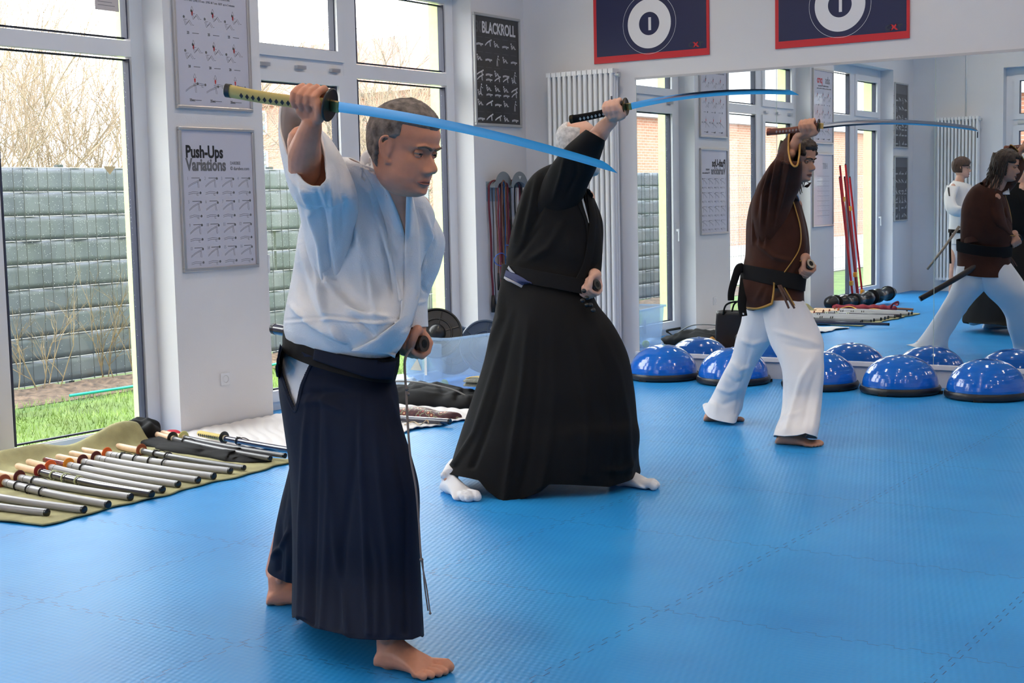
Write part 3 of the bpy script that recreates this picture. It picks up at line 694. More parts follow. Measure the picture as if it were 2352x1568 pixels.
# ================================================================== TOWEL, BLANKET
def cloth_grid(nv, nu, fn): return np.array([[fn(i/(nv-1), j/(nu-1)) for j in range(nu)] for i in range(nv)])
tow = mat('olive_terry_towel', (.34, .315, .16), .95, var=.2, vscale=9, bump=1.0, bscale=260)
def towel_fn(s, t_):
    y = 3.99+1.75*s+.03*math.sin(t_*7); xf = 1.385-.06*s+.012*math.sin(s*19)+.008*math.sin(s*47)
    xb = -.10+.05*math.sin(s*9)
    x = xb+(xf-xb)*t_
    z = .012+.004*mnoise.noise(Vector((x*9, y*9, 0)))
    r = max(0, 1-t_/.22)
    ridge = math.exp(-((t_-.075)/.05)**2)*(.06+.055*math.exp(-((s-.93)/.13)**2)+.03*math.sin(s*8+.5)**2)
    z += ridge+.025*mnoise.noise(Vector((x*4, y*5, 3)))*r
    z += .010*math.exp(-((s-.03)/.03)**2-((t_-.90)/.06)**2)
    return (x, y, max(z, .010))
tb = MB().grid(cloth_grid(150, 130, towel_fn)).build('towel', tow, smooth=True, solid=.007)
tag(tb, 'large olive green towel under the row of practice swords', 'towel')
bl = mat('white_knit_blanket', (.70, .68, .68), .9, bump=.8, bscale=120)
def blanket_fn(s, t_):
    y = 5.95+1.75*s; xf = 1.27-.05*math.sin(s*5)+.02*math.sin(s*31); x = .015+(xf-.015)*t_
    z = .010+.007*abs(math.sin((x*.8+y)*34+2*mnoise.noise(Vector((x*3, y*3, 0)))))+.018*max(0, mnoise.noise(Vector((x*4, y*4, 5))))
    if y < 5.98+.1: z = max(.004, z-.004)
    return (x, y, z)
tag(MB().grid(cloth_grid(150, 110, blanket_fn)).build('blanket', bl, smooth=True, solid=.004), 'wrinkled white blanket on the mats below the poster pillar', 'blanket')

# ================================================================== PRACTICE SWORDS
woodm = mat('pale_handle_wood', (.66, .44, .28), .45, var=.08, vscale=30); darkwood = mat('dark_red_lacquer', (.14, .012, .015), .12, coat=.8)
greyp = mat('grey_plastic_scabbard', (.30, .29, .30), .32); glossb = mat('gloss_black_scabbard', (.02, .015, .03), .1, coat=1); capm = mat('black_end_cap', (.008, .008, .010), .25); corkm = mat('cream_spacer', (.6, .48, .3), .6)
cordb = mat('black_cord', (.01, .01, .012), .7); cordg = mat('pale_green_cord', (.45, .48, .28), .7)
wrapy = mat('yellow_handle_wrap', (.60, .47, .16), .8); wrapd = mat('dark_wrap_gap', (.02, .02, .03), .7)
def sword(tip, grd, hlen, gcol, hmat, smat, lab, cord=None, r=.018, bands=1, wrapped=False, loops=2, bow=.02):
    tip = np.array(tip, float); grd = np.array(grd, float)
    d = tip-grd; ln = np.linalg.norm(d); d /= ln; nrm = np.cross([0, 0, 1.], d); nrm /= np.linalg.norm(nrm)
    t = thing('practice_sword', lab, 'sword', (grd[0], grd[1], 0), 'practice swords laid out on the towel')
    P = lambda s_, up=0: grd+d*s_+nrm*(-bow*4*(s_/ln)*(1-s_/ln))+np.array([0, 0, up])
    h1 = grd-d*hlen+nrm*(bow*.9)
    hp = [grd-d*.0, grd-d*hlen*.5+nrm*bow*.3, h1]
    MB().tube([tuple(q) for q in catm(np.array(hp), 14)], [.0165]*13+[.0145], 14, flat=1.15, sph=True).build('handle', hmat, t, smooth=True)
    MB().lathe([(.006, -.003), (.034, -.003), (.037, 0), (.034, .003), (.006, .003)], grd+np.array([0, 0, .004]), 28, axis=d).build('guard', gcol, t, auto=35)
    MB().cyl(grd+d*.004, grd+d*.018, .0185, 18).build('spacer', corkm, t, auto=40)
    MB().tube([tuple(P(s_)) for s_ in np.linspace(.018, ln-.012, 24)], list(np.linspace(r*1.05, r*.92, 24)), 18).build('scabbard', smat, t, auto=40)
    MB().tube([tuple(P(s_)) for s_ in (ln-.013, ln-.002, ln)], [r*.97, r*.97, r*.8], 18).build('end_cap', capm, t, auto=40)
    for k in range(bands): MB().tube([tuple(P(s_)) for s_ in (.06+k*.05, .0625+k*.05)], r*1.09, 18).build('band_groove', capm, t)
    if cord is not None:
        for q in range(loops):
            s0 = .13+q*.12; pts = []
            for k in range(26):
                a = k/25*2*math.pi*1.6; c = P(s0+.035*k/25); e1 = nrm; e2 = np.array([0, 0, 1.]); rr = r+.005
                z_ = e2*math.cos(a)*rr; pts.append(tuple(c+e1*math.sin(a)*(rr+(.004 if q % 2 else 0))+z_))
            MB().tube(pts, .0048, 6, flat=.6).build('cord_wrap', cord, t, smooth=True)
        k0 = P(.16); pts = catm(np.array([k0+[0, 0, r], k0+nrm*.04+[0, 0, .012], k0+nrm*.055+d*.06-[0, 0, .012], k0+nrm*.03+d*.12-[0, 0, .014], k0+nrm*.045+d*.2-[0, 0, .014]]), 30)
        MB().tube([tuple(q) for q in pts], .003, 6).build('cord_end', cord, t, smooth=True)
    if wrapped:
        for k in range(11):
            s_ = -.03-k*(hlen-.05)/11; c = grd+d*s_+nrm*bow*.3
            for sd in (-1, 1):
                mb = MB(); q = c+nrm*sd*.0195; mb.add([q-d*.007, q+np.array([0, 0, .009]), q+d*.007, q-np.array([0, 0, .009])], [(0, 1, 2, 3)]); mb.build('wrap_gap', wrapd, t, solid=.0025)
    return t
orange = mat('orange_guard', (.75, .13, .02), .4); brown = mat('brown_guard', (.30, .07, .03), .4); maroon = mat('maroon_guard', (.10, .012, .015), .4); amber = mat('amber_guard', (.80, .30, .03), .4); redg = mat('dark_red_guard', (.26, .02, .025), .4); palg = mat('pale_yellow_guard', (.70, .66, .25), .5); blg = mat('black_guard', (.01, .01, .012), .4)
F_ = lambda u, v, z=.032: hit(u, v, 2, z)
SW = [((110, 1177), None, brown, woodm, greyp, None, 'grey sheathed practice sword nearest the camera, its grip cut off by the photo edge', 1, 2),
 ((195, 1170), None, orange, woodm, greyp, None, 'grey sheathed practice sword, second nearest the camera, grip out of the photo', 1, 2),
 ((250, 1158), (10, 1107), brown, woodm, greyp, cordb, 'practice sword with brown guard and black tapes round its grey scabbard', 1, 3),
 ((302, 1141), (45, 1097), maroon, woodm, greyp, cordb, 'practice sword with maroon guard and one bunched black cord, third guard from the left edge', 1, 1),
 ((350, 1134), (92, 1083), redg, woodm, glossb, cordg, 'practice sword with glossy black scabbard and pale green cord', 0, 3),
 ((375, 1124), (116, 1073), orange, woodm, greyp, None, 'practice sword with orange guard lying just behind the glossy black one', 1, 2),
 ((411, 1112), (158, 1068), amber, darkwood, greyp, cordb, 'practice sword with amber guard and dark red lacquered grip', 1, 1),
 ((457, 1102), (190, 1060), maroon, woodm, greyp, None, 'practice sword with maroon guard next to the amber guarded one', 1, 2),
 ((493, 1093), (221, 1052), maroon, woodm, greyp, None, 'practice sword with maroon guard and two grooves, beside the bright orange guard', 2, 2),
 ((531, 1081), (246, 1043), orange, woodm, greyp, cordb, 'practice sword with bright orange guard and black cord spiralled along the scabbard', 2, 4),
 ((562, 1074), (325, 1035), brown, woodm, mat('dark_grey_scabbard', (.10, .10, .11), .2), cordb, 'practice sword with light brown guard and thin dark scabbard, in front of the black cloth', 0, 2),
 ((622, 1058), (397, 1013), blg, woodm, mat('dark_grey_scabbard', (.10, .10, .11), .2), cordb, 'practice sword with dark scabbard lying on the black cloth', 0, 1),
 ((656, 1052), (422, 1011), palg, woodm, mat('dark_grey_scabbard', (.10, .10, .11), .2), None, 'practice sword with pale yellow guard at the back of the towel', 1, 1)]
for i, (tp, gd, gc, hm, sm_, cdm, lb, nb, lp) in enumerate(SW):
    a = F_(*tp, .031); b = F_(*gd, .034) if gd else np.array([a[0]-.88, a[1]-.03*(1-i), .032])
    a = np.array(a); 
    if i in (11, 12): a[2] = .045; b = np.array(b); b[2] = .05
    sword(a, b, .25, gc, hm, sm_, lb, cdm, bands=nb, loops=lp, r=.019 if i < 10 else .0155)
sword(F_(800, 1052, .04), F_(515, 1006, .045), .27, blg, wrapy, mat('dark_navy_scabbard', (.02, .02, .05), .15, coat=1), 'sheathed sword with yellow wrapped grip and black guard, farthest back beside the blanket', cordb, bands=0, wrapped=True, loops=1, r=.016)

# soft lumps: bags and cloths
def lump(name, c, lx, ly, h, rz, m, lab, cat, seed=0, amp=.25, n=3, flat=.6, parent=None, nz=6):
    cx, cy, z0 = c; ca, sa = math.cos(rz), math.sin(rz); nu, nv = 72, 30; V = np.zeros((nv, nu, 3))
    for i in range(nv):
        ph = math.pi/2*(i/(nv-1))
        for j in range(nu):
            th = 2*math.pi*j/nu
            cc, ss = math.cos(th), math.sin(th); cu = math.copysign(abs(cc)**(2/n), cc); su = math.copysign(abs(ss)**(2/n), ss)
            rr = math.cos(ph)**flat if ph < math.pi/2-1e-6 else 0
            x, y, z = lx/2*cu*rr, ly/2*su*rr, h*math.sin(ph)**.9
            d = 1+amp*(mnoise.noise(Vector((x*nz+seed*3.1, y*nz, z*nz)))+.5*mnoise.noise(Vector((x*nz*3+seed, y*nz*3, z*nz*2))))
            x, y, z = x*(1+(d-1)*.5), y*(1+(d-1)*.5), z*d
            V[i, j] = (cx+x*ca-y*sa, cy+x*sa+y*ca, z0+max(z, 0))
    ob = MB().grid(V, wrap=True).build(name, m, parent, smooth=True)
    return tag(ob, lab, cat) if parent is None else ob
blackf = mat('black_fabric', (.007, .007, .008), .8, spec=.25, bump=.3, bscale=150)
a, b = F_(300, 1012, 0), F_(592, 1066, 0); c = (a+b)/2
lump('cloth_bag', (c[0], c[1], .014), float(np.linalg.norm(b-a)), .20, .035, math.atan2(b[1]-a[1], b[0]-a[0]), blackf, 'long black cloth sword bag lying empty under the darkest swords', 'bag', 3, .5, 4)
a = F_(345, 1016, 0); lump('cloth_bundle', (a[0]-.08, a[1]+.02, .03), .24, .20, .10, .3, blackf, 'bunched black cloth by the end of the towel, near the window', 'cloth', 5, .6)
tag(lump('red_rag', (F_(400, 1003, 0)[0], F_(400, 1003, 0)[1], .01), .12, .05, .03, .2, mat('red_cloth', (.5, .02, .04), .8), 'small red rag behind the pale yellow guard', 'cloth', 7, .5))

# ---------------- crate in the window bay, with dark discs
plast = bpy.data.materials.new('translucent_crate_plastic'); plast.use_nodes = True; n, l, b = nodes_of(plast)
b.inputs['Base Color'].default_value = (.74, .82, .88, 1); b.inputs['Roughness'].default_value = .25
tr = n.new('ShaderNodeBsdfTransparent'); tr.inputs[0].default_value = (.85, .92, 1, 1); tl = n.new('ShaderNodeBsdfTranslucent'); tl.inputs[0].default_value = (.74, .82, .88, 1)
ad = n.new('ShaderNodeMixShader'); ad.inputs[0].default_value = .5; l.new(b.outputs[0], ad.inputs[1]); l.new(tl.outputs[0], ad.inputs[2])
mx = n.new('ShaderNodeMixShader'); mx.inputs[0].default_value = .27; l.new(tr.outputs[0], mx.inputs[1]); l.new(ad.outputs[0], mx.inputs[2]); l.new(mx.outputs[0], n['Material Output'].inputs[0])
def rrect(lx, ly, r, n_=6):
    P = []
    for sx_, sy_, a0 in ((1, 1, 0), (-1, 1, 90), (-1, -1, 180), (1, -1, 270)):
        for k in range(n_): a = math.radians(a0+90*k/(n_-1)); P.append((sx_*(lx/2-r)+r*math.cos(a), sy_*(ly/2-r)+r*math.sin(a)))
    return P
CX, CY, CR = .20, 8.80, -.12
t = thing('storage_crate', 'translucent plastic crate holding dark discs in the window bay', 'crate', (CX, CY, 0), rz=CR)
def crate_ring(z, e): return [(p[0], p[1], z) for p in rrect(.50+e, .78+e, .07)]
V = np.array([crate_ring(z, e) for z, e in ((.006, -.06), (.05, -.05), (.2, -.025), (.405, 0), (.405, .03), (.39, .03))])
MB().grid(V, wrap=True).build('wall', plast, t, world=False, auto=40, solid=.003)
MB().ngon(crate_ring(.006, -.06), (0, 0, 1), .004).build('bottom', plast, t, world=False)
for x, y, q in ((-.10, -.374, 0), (.10, -.374, 0)): MB().box((x-.09, y-.004, .07), (x+.085, y-.001, .36)).build('panel_rib', plast, t, world=False)
MB().box((.02, -.392, .12), (.045, -.390, .26)).build('sticker', mat('white_label', (.7, .7, .7), .5), t, world=False)
MB().ngon([(-.14, -.381, .15), (-.02, -.381, .15), (-.06, -.384, .24)], (0, -1, 0), .001).build('paper_scrap', mat('paper_scrap', (.55, .52, .45), .7), t, world=False)
discm = mat('black_rubber_disc', (.010, .010, .012), .28); discg = mat('grey_blue_disc', (.06, .09, .14), .4)
def dish(c, axis, R, m, lab):
    t = thing('exercise_disc', lab, 'disc', c)
    MB().lathe([(0, .0), (R*.97, 0), (R, .012), (R*.98, .03), (R*.93, .03), (R*.90, .012), (R*.62, .010), (R*.60, .02), (R*.56, .02), (R*.54, .012), (R*.36, .012)], c, 56, axis=axis).build('rim', m, t, auto=35)
    MB().lathe([(R*.36, .012), (R*.33, .05), (R*.2, .075), (0, .082)], c, 40, axis=axis).build('hub', m, t, smooth=True)
    A = np.array(axis, float); A /= np.linalg.norm(A); ref = np.array([1., 0, 0]) if abs(A[0]) < .9 else np.array([0, 1., 0]); X = np.cross(A, ref); X /= np.linalg.norm(X); Y = np.cross(A, X)
    for k in range(6):
        a = k*math.pi/3; p = np.array(c)+A*.016; dr = math.cos(a)*X+math.sin(a)*Y
        MB().tube([p+dr*R*.37, p+dr*R*.9], .004, 6).build('spoke', m, t)
dish((.06, 8.72, .40), (.55, -.75, .35), .20, discm, 'black disc with round hub leaning out of the crate')
dish((.30, 9.02, .28), (.75, -.62, .18), .21, discg, 'dark disc standing upright inside the crate')
dish((.02, 8.98, .25), (.3, -.8, .15), .20, discg, 'dark disc at the back inside the crate')
tag(MB().ell((CX+.06, CY-.27, .045), .034, nu=24, nv=16).build('tennis_ball', mat('yellow_felt', (.55, .62, .15), .9), smooth=True), 'yellow green ball on the bottom of the crate', 'ball')
lump('plastic_sheet', (-.02, 8.35, .0), .5, .5, .09, .2, mat('clear_bluish_film', (.55, .68, .82), .2), 'crumpled bluish plastic film beside the crate', 'plastic film', 11, .6)
# black sports bag, grey folded cloth, purple pouch
t = thing('sports_bag', 'flat black sports bag on the floor in front of the crate', 'bag', (.68, 7.92, 0))
lump('body', (.62, 7.95, .0), .94, .46, .12, .02, blackf, None, None, 2, .35, 4, parent=t)
MB().tube([tuple(q) for q in catm(np.array([(.2, 7.8, .07), (.35, 7.75, .155), (.62, 7.76, .165), (.9, 7.8, .12), (1.08, 7.82, .03)]), 30)], .006, 8).build('piping', mat('grey_piping', (.16, .16, .16), .5), t, smooth=True)
MB().tube([tuple(q) for q in catm(np.array([(.15, 7.72, .03), (.05, 7.68, .07), (.1, 7.8, .10), (.3, 7.9, .14)]), 20)], .012, 8, flat=.3).build('strap', blackf, t, smooth=True)
for i, z in enumerate((.135, .165)):
    lump('folded_cloth', (1.0, 8.02, z), .30, .2, .035, .1+i*.1, mat('grey_speckled_cloth', (.22, .23, .20), .9, var=.3, vscale=60), ['grey folded cloth on the black sports bag, lower fold', 'grey folded cloth on the black sports bag, upper fold under the yellow cord'][i], 'cloth', 13+i, .15, 4)
tag(MB().tube([tuple(q) for q in catm(np.array([(.90, 7.93, .19), (.98, 7.93, .205), (1.06, 7.92, .19), (1.12, 7.88, .14)]), 20)], .006, 8, flat=.5).build('sash', mat('yellow_cord', (.75, .5, .1), .6), smooth=True), 'yellow cord draped over the grey folded cloth', 'cord')
lump('purple_pouch', (1.07, 8.14, .17), .34, .2, .11, .15, mat('purple_satin', (.06, .012, .05), .35, var=.3, vscale=12), 'dark purple satin pouch on top of the grey cloth', 'pouch', 17, .5)
t = thing('tote_bag', 'black tote bag standing open, seen in the mirror between the trouser leg and the pillar', 'bag', (1.13, 8.35, 0))
mb = MB(); V = np.array([[(1.13+p[0]*(1+.02*math.sin(9*z)), 8.35+p[1]*(1+.03*math.sin(17*z+p[0]*9)), z) for p in rrect(.42-.05*z, .22-.1*z, .04, 8)] for z in np.linspace(.0, .36, 12)]); mb.grid(V, wrap=True)
mb.ngon([tuple(p) for p in V[0]]); mb.build('body', mat('dark_brown_leather', (.02, .013, .012), .35), t, smooth=True, solid=.004)
for s_ in (-1, 1): MB().tube([tuple(q) for q in catm(np.array([(1.01, 8.35+s_*.09, .33), (1.04, 8.35+s_*.09, .42), (1.13, 8.35+s_*.06, .45), (1.22, 8.35+s_*.09, .42), (1.25, 8.35+s_*.09, .33)]), 20)], .009, 8).build('strap', blackf, t, smooth=True)
lump('orange_cloth', (1.0, 8.62, 0), .22, .12, .14, .6, mat('orange_cloth', (.65, .28, .05), .8), 'orange cloth beside the black tote bag, seen in the mirror', 'cloth', 19, .5)
lump('red_cloth_heap', (.78, 8.72, 0), .22, .14, .06, .1, mat('red_patterned_cloth', (.3, .05, .06), .8, var=.6, vscale=40), 'small heap of red cloth at the foot of the window, seen in the mirror', 'cloth', 21, .5)
# brocade bag and scabbard on the blanket
br = bpy.data.materials.new('dark_red_brocade'); br.use_nodes = True; n, l, b = nodes_of(br)
t_ = n.new('ShaderNodeTexCoord'); vo = n.new('ShaderNodeTexVoronoi'); vo.inputs['Scale'].default_value = 26; l.new(t_.outputs['Object'], vo.inputs['Vector'])
cr = n.new('ShaderNodeValToRGB'); l.new(vo.outputs['Distance'], cr.inputs[0]); e = cr.color_ramp.elements
e[0].position = .1; e[0].color = (.65, .55, .25, 1); e[1].position = .75; e[1].color = (.05, .01, .015, 1)
for p_, c_ in ((.2, (.30, .02, .03)), (.38, (.06, .015, .02)), (.48, (.30, .34, .18)), (.55, (.10, .015, .02))):
    q = e.new(p_); q.color = (*c_, 1)
l.new(cr.outputs[0], b.inputs['Base Color']); b.inputs['Roughness'].default_value = .5
a = F_(800, 940, .03); b_ = F_(1050, 955, .03); c = (a+b_)/2
lump('brocade_bag', (c[0], c[1], .016), float(np.linalg.norm(b_-a)), .12, .05, math.atan2(b_[1]-a[1], b_[0]-a[0]), br, 'dark red brocade sword bag with gold pattern on the white blanket', 'bag', 23, .25, 5)
a = F_(760, 950, .035); b_ = F_(1031, 968, .035)
t = thing('loose_scabbard', 'glossy dark navy scabbard lying on the white blanket', 'scabbard', tuple(b_[:2])+(0,)); d_ = (b_-a)/np.linalg.norm(b_-a)
MB().tube([tuple(a+(b_-a)*k/20) for k in range(20)]+[tuple(b_)], .019, 18).build('tube', mat('dark_navy_scabbard', (.02, .02, .05), .15, coat=1), t, auto=40)
MB().tube([tuple(b_), tuple(b_+d_*.012)], [.0195, .018], 18).build('end_cap', capm, t, auto=40)
pts = catm(np.array([F_(930, 975, .03), F_(950, 968, .03), F_(965, 975, .03), F_(980, 965, .045), F_(985, 972, .03)]), 30)
MB().tube([tuple(q) for q in pts], .006, 7, flat=.5).build('cord', mat('beige_cord', (.5, .38, .24), .7), t, smooth=True)

# ================================================================== THINGS SEEN ONLY IN THE MIRROR
redp = mat('glossy_red_pole', (.50, .02, .03), .25); yel = mat('yellow_plastic_clip', (.80, .38, .03), .35); pinkp = mat('pink_plastic_foot', (.6, .05, .12), .35)
poles = [(.05, 3.05, 1.60, redp, 'red slalom pole farthest left in the mirror', pinkp), (.03, 2.99, 1.74, redp, 'tall red slalom pole, second from the left in the mirror', pinkp), (.06, 2.91, 1.60, mat('dark_red_pole', (.22, .02, .03), .3), 'dark red slalom pole in the middle of the group', yel), (.03, 2.80, 1.76, redp, 'tallest red slalom pole, right part of the group', yel), (.06, 2.73, 1.60, redp, 'red slalom pole farthest right of the group', yel)]
for i, (x, y, h, m_, lb, fm_) in enumerate(poles):
    t = thing('slalom_pole', lb, 'pole', (x+.15, y, 0), 'red poles leaning in the far window bay')
    MB().tube([(x+.16, y-.04, .06), (x, y, h)], .013, 12).build('pole', m_, t, auto=40); e = np.array([x, y, h]); MB().tube([tuple(e), tuple(e+[0, 0, .015])], [.013, .009], 12).build('tip', capm, t)
    MB().lathe([(0, 0), (.075, 0), (.085, .02), (.06, .055), (.02, .075), (.015, .09)], (x+.16, y-.04, 0), 28).build('foot', fm_, t, smooth=True)
    zc = (.25, 1.30, .35, 1.18, .12)[i]; f = (zc-.06)/(h-.06); MB().box((x+.16*(1-f)-.02, y-.04*(1-f)-.028, zc), (x+.16*(1-f)+.02, y-.04*(1-f)+.028, zc+.06)).build('clip', yel, t, bevel=.006)
t = thing('equipment_bag', 'long glossy black equipment bag along the far windows, seen in the mirror', 'bag', (.40, 2.95, 0))
pts = catm(np.array([(.22, 3.80, .09), (.30, 3.5, .08), (.38, 3.15, .09), (.44, 2.8, .11), (.50, 2.45, .13)]), 40)
MB().tube([tuple(q) for q in pts], [.08+.012*math.sin(k*.9) for k in range(40)], 20, sph=True).build('body', mat('glossy_black_nylon', (.008, .008, .010), .25), t, smooth=True)
for k in (4, 14, 26, 36): q = pts[k]; MB().tube([tuple(q-[0, .012, 0]), tuple(q+[0, .012, 0])], .096, 20).build('strap', blackf, t, smooth=True)
t = thing('red_sword_bag', 'dark red cloth bag with a wooden stick end, seen in the mirror past the swords', 'bag', (.9, 3.7, 0))
pts = catm(np.array([(.30, 3.86, .04), (.6, 3.84, .045), (.85, 3.80, .045), (1.0, 3.78, .04)]), 30)
MB().tube([tuple(q) for q in pts], [.035+.008*math.sin(k*1.3) for k in range(30)], 14, sph=True).build('cloth', mat('dark_red_cloth', (.25, .015, .03), .7), t, smooth=True)
MB().tube([(.95, 3.78, .04), (1.22, 3.75, .03)], .014, 12).build('stick_end', mat('brown_stick', (.25, .09, .04), .4), t, auto=40)
MB().tube([tuple(q) for q in catm(np.array([(.98, 3.84, .05), (1.02, 3.88, .1), (1.06, 3.82, .12), (1.04, 3.76, .08), (.98, 3.74, .10)]), 24)], .014, 8, flat=.4).build('bow', mat('dark_red_cloth', (.25, .015, .03), .7), t, smooth=True)
tag(MB().tube([tuple(q) for q in catm(np.array([(.35, 3.93, .02), (.5, 3.90, .06), (.65, 3.93, .02), (.8, 3.91, .04), (.95, 3.93, .02)]), 40)], .012, 8, flat=.4).build('sash', yel, smooth=True), 'yellow sash beside the dark red bag, seen in the mirror', 'sash')
# ================================================================== PEOPLE: tools
def nrmz(v): v = np.array(v, float); return v/(np.linalg.norm(v)+1e-12)
def A3(p): return at(*p) if len(p) == 3 else np.array(p)
def ringp(s):
    """s = (L, R, t[, n][, N]); L, R, N = (u, v, depth). Returns centre, half width vector, half depth vector, roundness"""
    Lp, Rp = at(*s[0]), at(*s[1]); t = s[2]; n = s[3] if len(s) > 3 and s[3] else 2.3
    c = (Lp+Rp)/2; a = (Rp-Lp)/2
    if len(s) > 4: b = c-at(*s[4])
    else: b = nrmz(c-CAM)*t
    return np.concatenate([c, a, b, [n]])
def loft(specs, nv, nu, out=0.0):
    S = catm(np.array([ringp(s) for s in specs]), nv); ph = 2*np.pi*np.arange(nu)/nu
    V = np.zeros((nv, nu, 3))
    for i in range(nv):
        c, a, b, n = S[i, :3], S[i, 3:6], S[i, 6:9], S[i, 9]
        if out: a = a*(1+out/np.linalg.norm(a)); b = b*(1+out/np.linalg.norm(b))
        cc = np.sign(np.cos(ph))*np.abs(np.cos(ph))**(2/n); ss = np.sign(np.sin(ph))*np.abs(np.sin(ph))**(2/n)
        V[i] = c+np.outer(cc, a)+np.outer(ss, b)
    C = V.mean(1, keepdims=True); N = normals(V)
    if ((V-C)*N).sum() < 0: V = V[:, ::-1].copy()
    return V
def normals(V, wrap=True):
    du = np.roll(V, -1, 1)-np.roll(V, 1, 1) if wrap else np.gradient(V, axis=1)
    dv = np.gradient(V, axis=0); N = np.cross(du, dv)
    return N/(np.linalg.norm(N, axis=2, keepdims=True)+1e-12)
def uvd(V):
    d = V-CAM; z = d@FW
    return 1176+FPX*(d@RT)/z, 784-FPX*(d@UP)/z, z
def crease(V, lines, wrap=True, back=True):
    "carve folds: lines of (image polyline, width px, height m[, taper])"
    N = normals(V, wrap); u, v, z = uvd(V); vd = nrmz_arr(V-CAM)
    fc = np.clip(-(N*vd).sum(2)*3, 0, 1)
    D = np.zeros(u.shape)
    for ln in lines:
        P = np.array(ln[0], float); w, am = ln[1], ln[2]; best = np.full(u.shape, 1e9); par = np.zeros(u.shape); k = len(P)-1
        for i in range(k):
            a, b = P[i], P[i+1]; ab = b-a; L2 = ab@ab+1e-9
            t = ((u-a[0])*ab[0]+(v-a[1])*ab[1])/L2; tc_ = np.clip(t, 0, 1)
            dd = np.hypot(u-a[0]-tc_*ab[0], v-a[1]-tc_*ab[1]); m = dd < best
            best[m] = dd[m]; par[m] = (i+tc_[m])/k
        tp = np.sin(np.clip(par, .02, .98)*np.pi)**.5 if len(ln) < 4 else np.clip(1-par if ln[3] < 0 else par, 0, 1)**.6
        if len(ln) > 4: tp = np.ones_like(par)
        D += am*np.exp(-(best/w)**2)*tp
    return V+N*(D*fc)[..., None]
def nrmz_arr(A): return A/(np.linalg.norm(A, axis=-1, keepdims=True)+1e-12)
def nfold(V, amp, sc, seed=0, wrap=True, st=(1, 1, .35)):
    "soft random folds, stretched vertically"
    N = normals(V, wrap); out = V.copy()
    for i in range(V.shape[0]):
        for j in range(V.shape[1]):
            p = V[i, j]; q = Vector((p[0]*sc*st[0]+seed*7.3, p[1]*sc*st[1], p[2]*sc*st[2]))
            out[i, j] = p+N[i, j]*amp*(mnoise.noise(q)+.45*mnoise.noise(q*2.3))
    return out
def inpoly(u, v, P):
    r = np.zeros(u.shape, bool); n = len(P)
    for i in range(n):
        x1, y1 = P[i]; x2, y2 = P[(i+1) % n]
        c = ((y1 > v) != (y2 > v)) & (u < (x2-x1)*(v-y1)/(y2-y1+1e-12)+x1); r ^= c
    return r
def gridfaces(V, wrap=True, cut=None):
    nv, nu = V.shape[:2]; F = []
    if cut:
        u, v, z = uvd(V); N = normals(V, wrap); fc = (N*nrmz_arr(V-CAM)).sum(2) < 0.15
        bad = np.zeros(u.shape, bool)
        for P in cut: bad |= inpoly(u, v, P)
        bad &= fc
    for i in range(nv-1):
        for j in range(nu if wrap else nu-1):
            j2 = (j+1) % nu
            if cut and (bad[i, j] and bad[i+1, j] and bad[i, j2] and bad[i+1, j2]): continue
            F.append((i*nu+j, i*nu+j2, (i+1)*nu+j2, (i+1)*nu+j))
    return F
MIRROR = [False]
def inner(mb, V, k=.62, cap=.07, i0=0, i1=None, n=16):
    "limb that stays inside a sleeve or trouser leg"
    V = V[i0:i1]; C = V.mean(1); r = np.minimum(np.linalg.norm(V-C[:, None], axis=2).min(1)*k, cap); q = np.linspace(0, len(V)-1, 14).astype(int)
    mb.tube([tuple(p) for p in C[q]], list(r[q]), n, sph=True); return C, r
def inner_shell(mb, V, k=.8, i0=0, i1=None, shift=0):
    V = V[i0:i1][::4]; C = V.mean(1, keepdims=True); W = C+(V-C)*k; W = W[:, ::4]+FW*shift; mb.grid(W, wrap=True); mb.ngon([tuple(p) for p in W[0][::-1]]); mb.ngon([tuple(p) for p in W[-1]])
def hemfit(V, poly, p=7, rev=False):
    "shape the hem of a skirt or trouser leg"
    u, v, z = uvd(V); P = np.array(poly, float); o = np.argsort(P[:, 0]); last = -1
    tgt = np.interp(u[last], P[o, 0], P[o, 1]); N = normals(V); near = np.clip(-((N[last]*nrmz_arr(V[last]-CAM)).sum(1))*2.5+.35, 0, 1)
    dl = (tgt-v[last])*near; w_ = (np.linspace(0, 1, V.shape[0])**p)[:, None]
    return V-UP*(dl[None, :]*w_*z/FPX)[..., None]
class MP(MB):
    def build(s, name, m, parent=None, **k):
        if MIRROR[0]: s.v = [(x, 2*L-y, z) for x, y, z in s.v]; s.f = [tuple(reversed(f)) for f in s.f]
        return MB.build(s, name, m, parent, **k)
def garment(name, V, m, parent, cut=None, solid=.004, wrap=True, caps=False):
    mb = MP(); mb.add(V.reshape(-1, 3), gridfaces(V, wrap, cut))
    return mb.build(name, m, parent, smooth=True, solid=solid)
from mathutils.bvhtree import BVHTree
def bvh_of(*Vs):
    vv = []; ff = []
    for V in Vs:
        o = len(vv); vv += [tuple(p) for p in V.reshape(-1, 3)]; ff += [tuple(i+o for i in f) for f in gridfaces(V, True)]
    return BVHTree.FromPolygons(vv, ff)
def cast(bv, u, v, fall, off):
    d = nrmz(at(u, v, 1)-CAM); h = bv.ray_cast(Vector(CAM), Vector(d))
    if h[0] is None: return at(u, v, fall)
    return np.array(h[0])-d*off
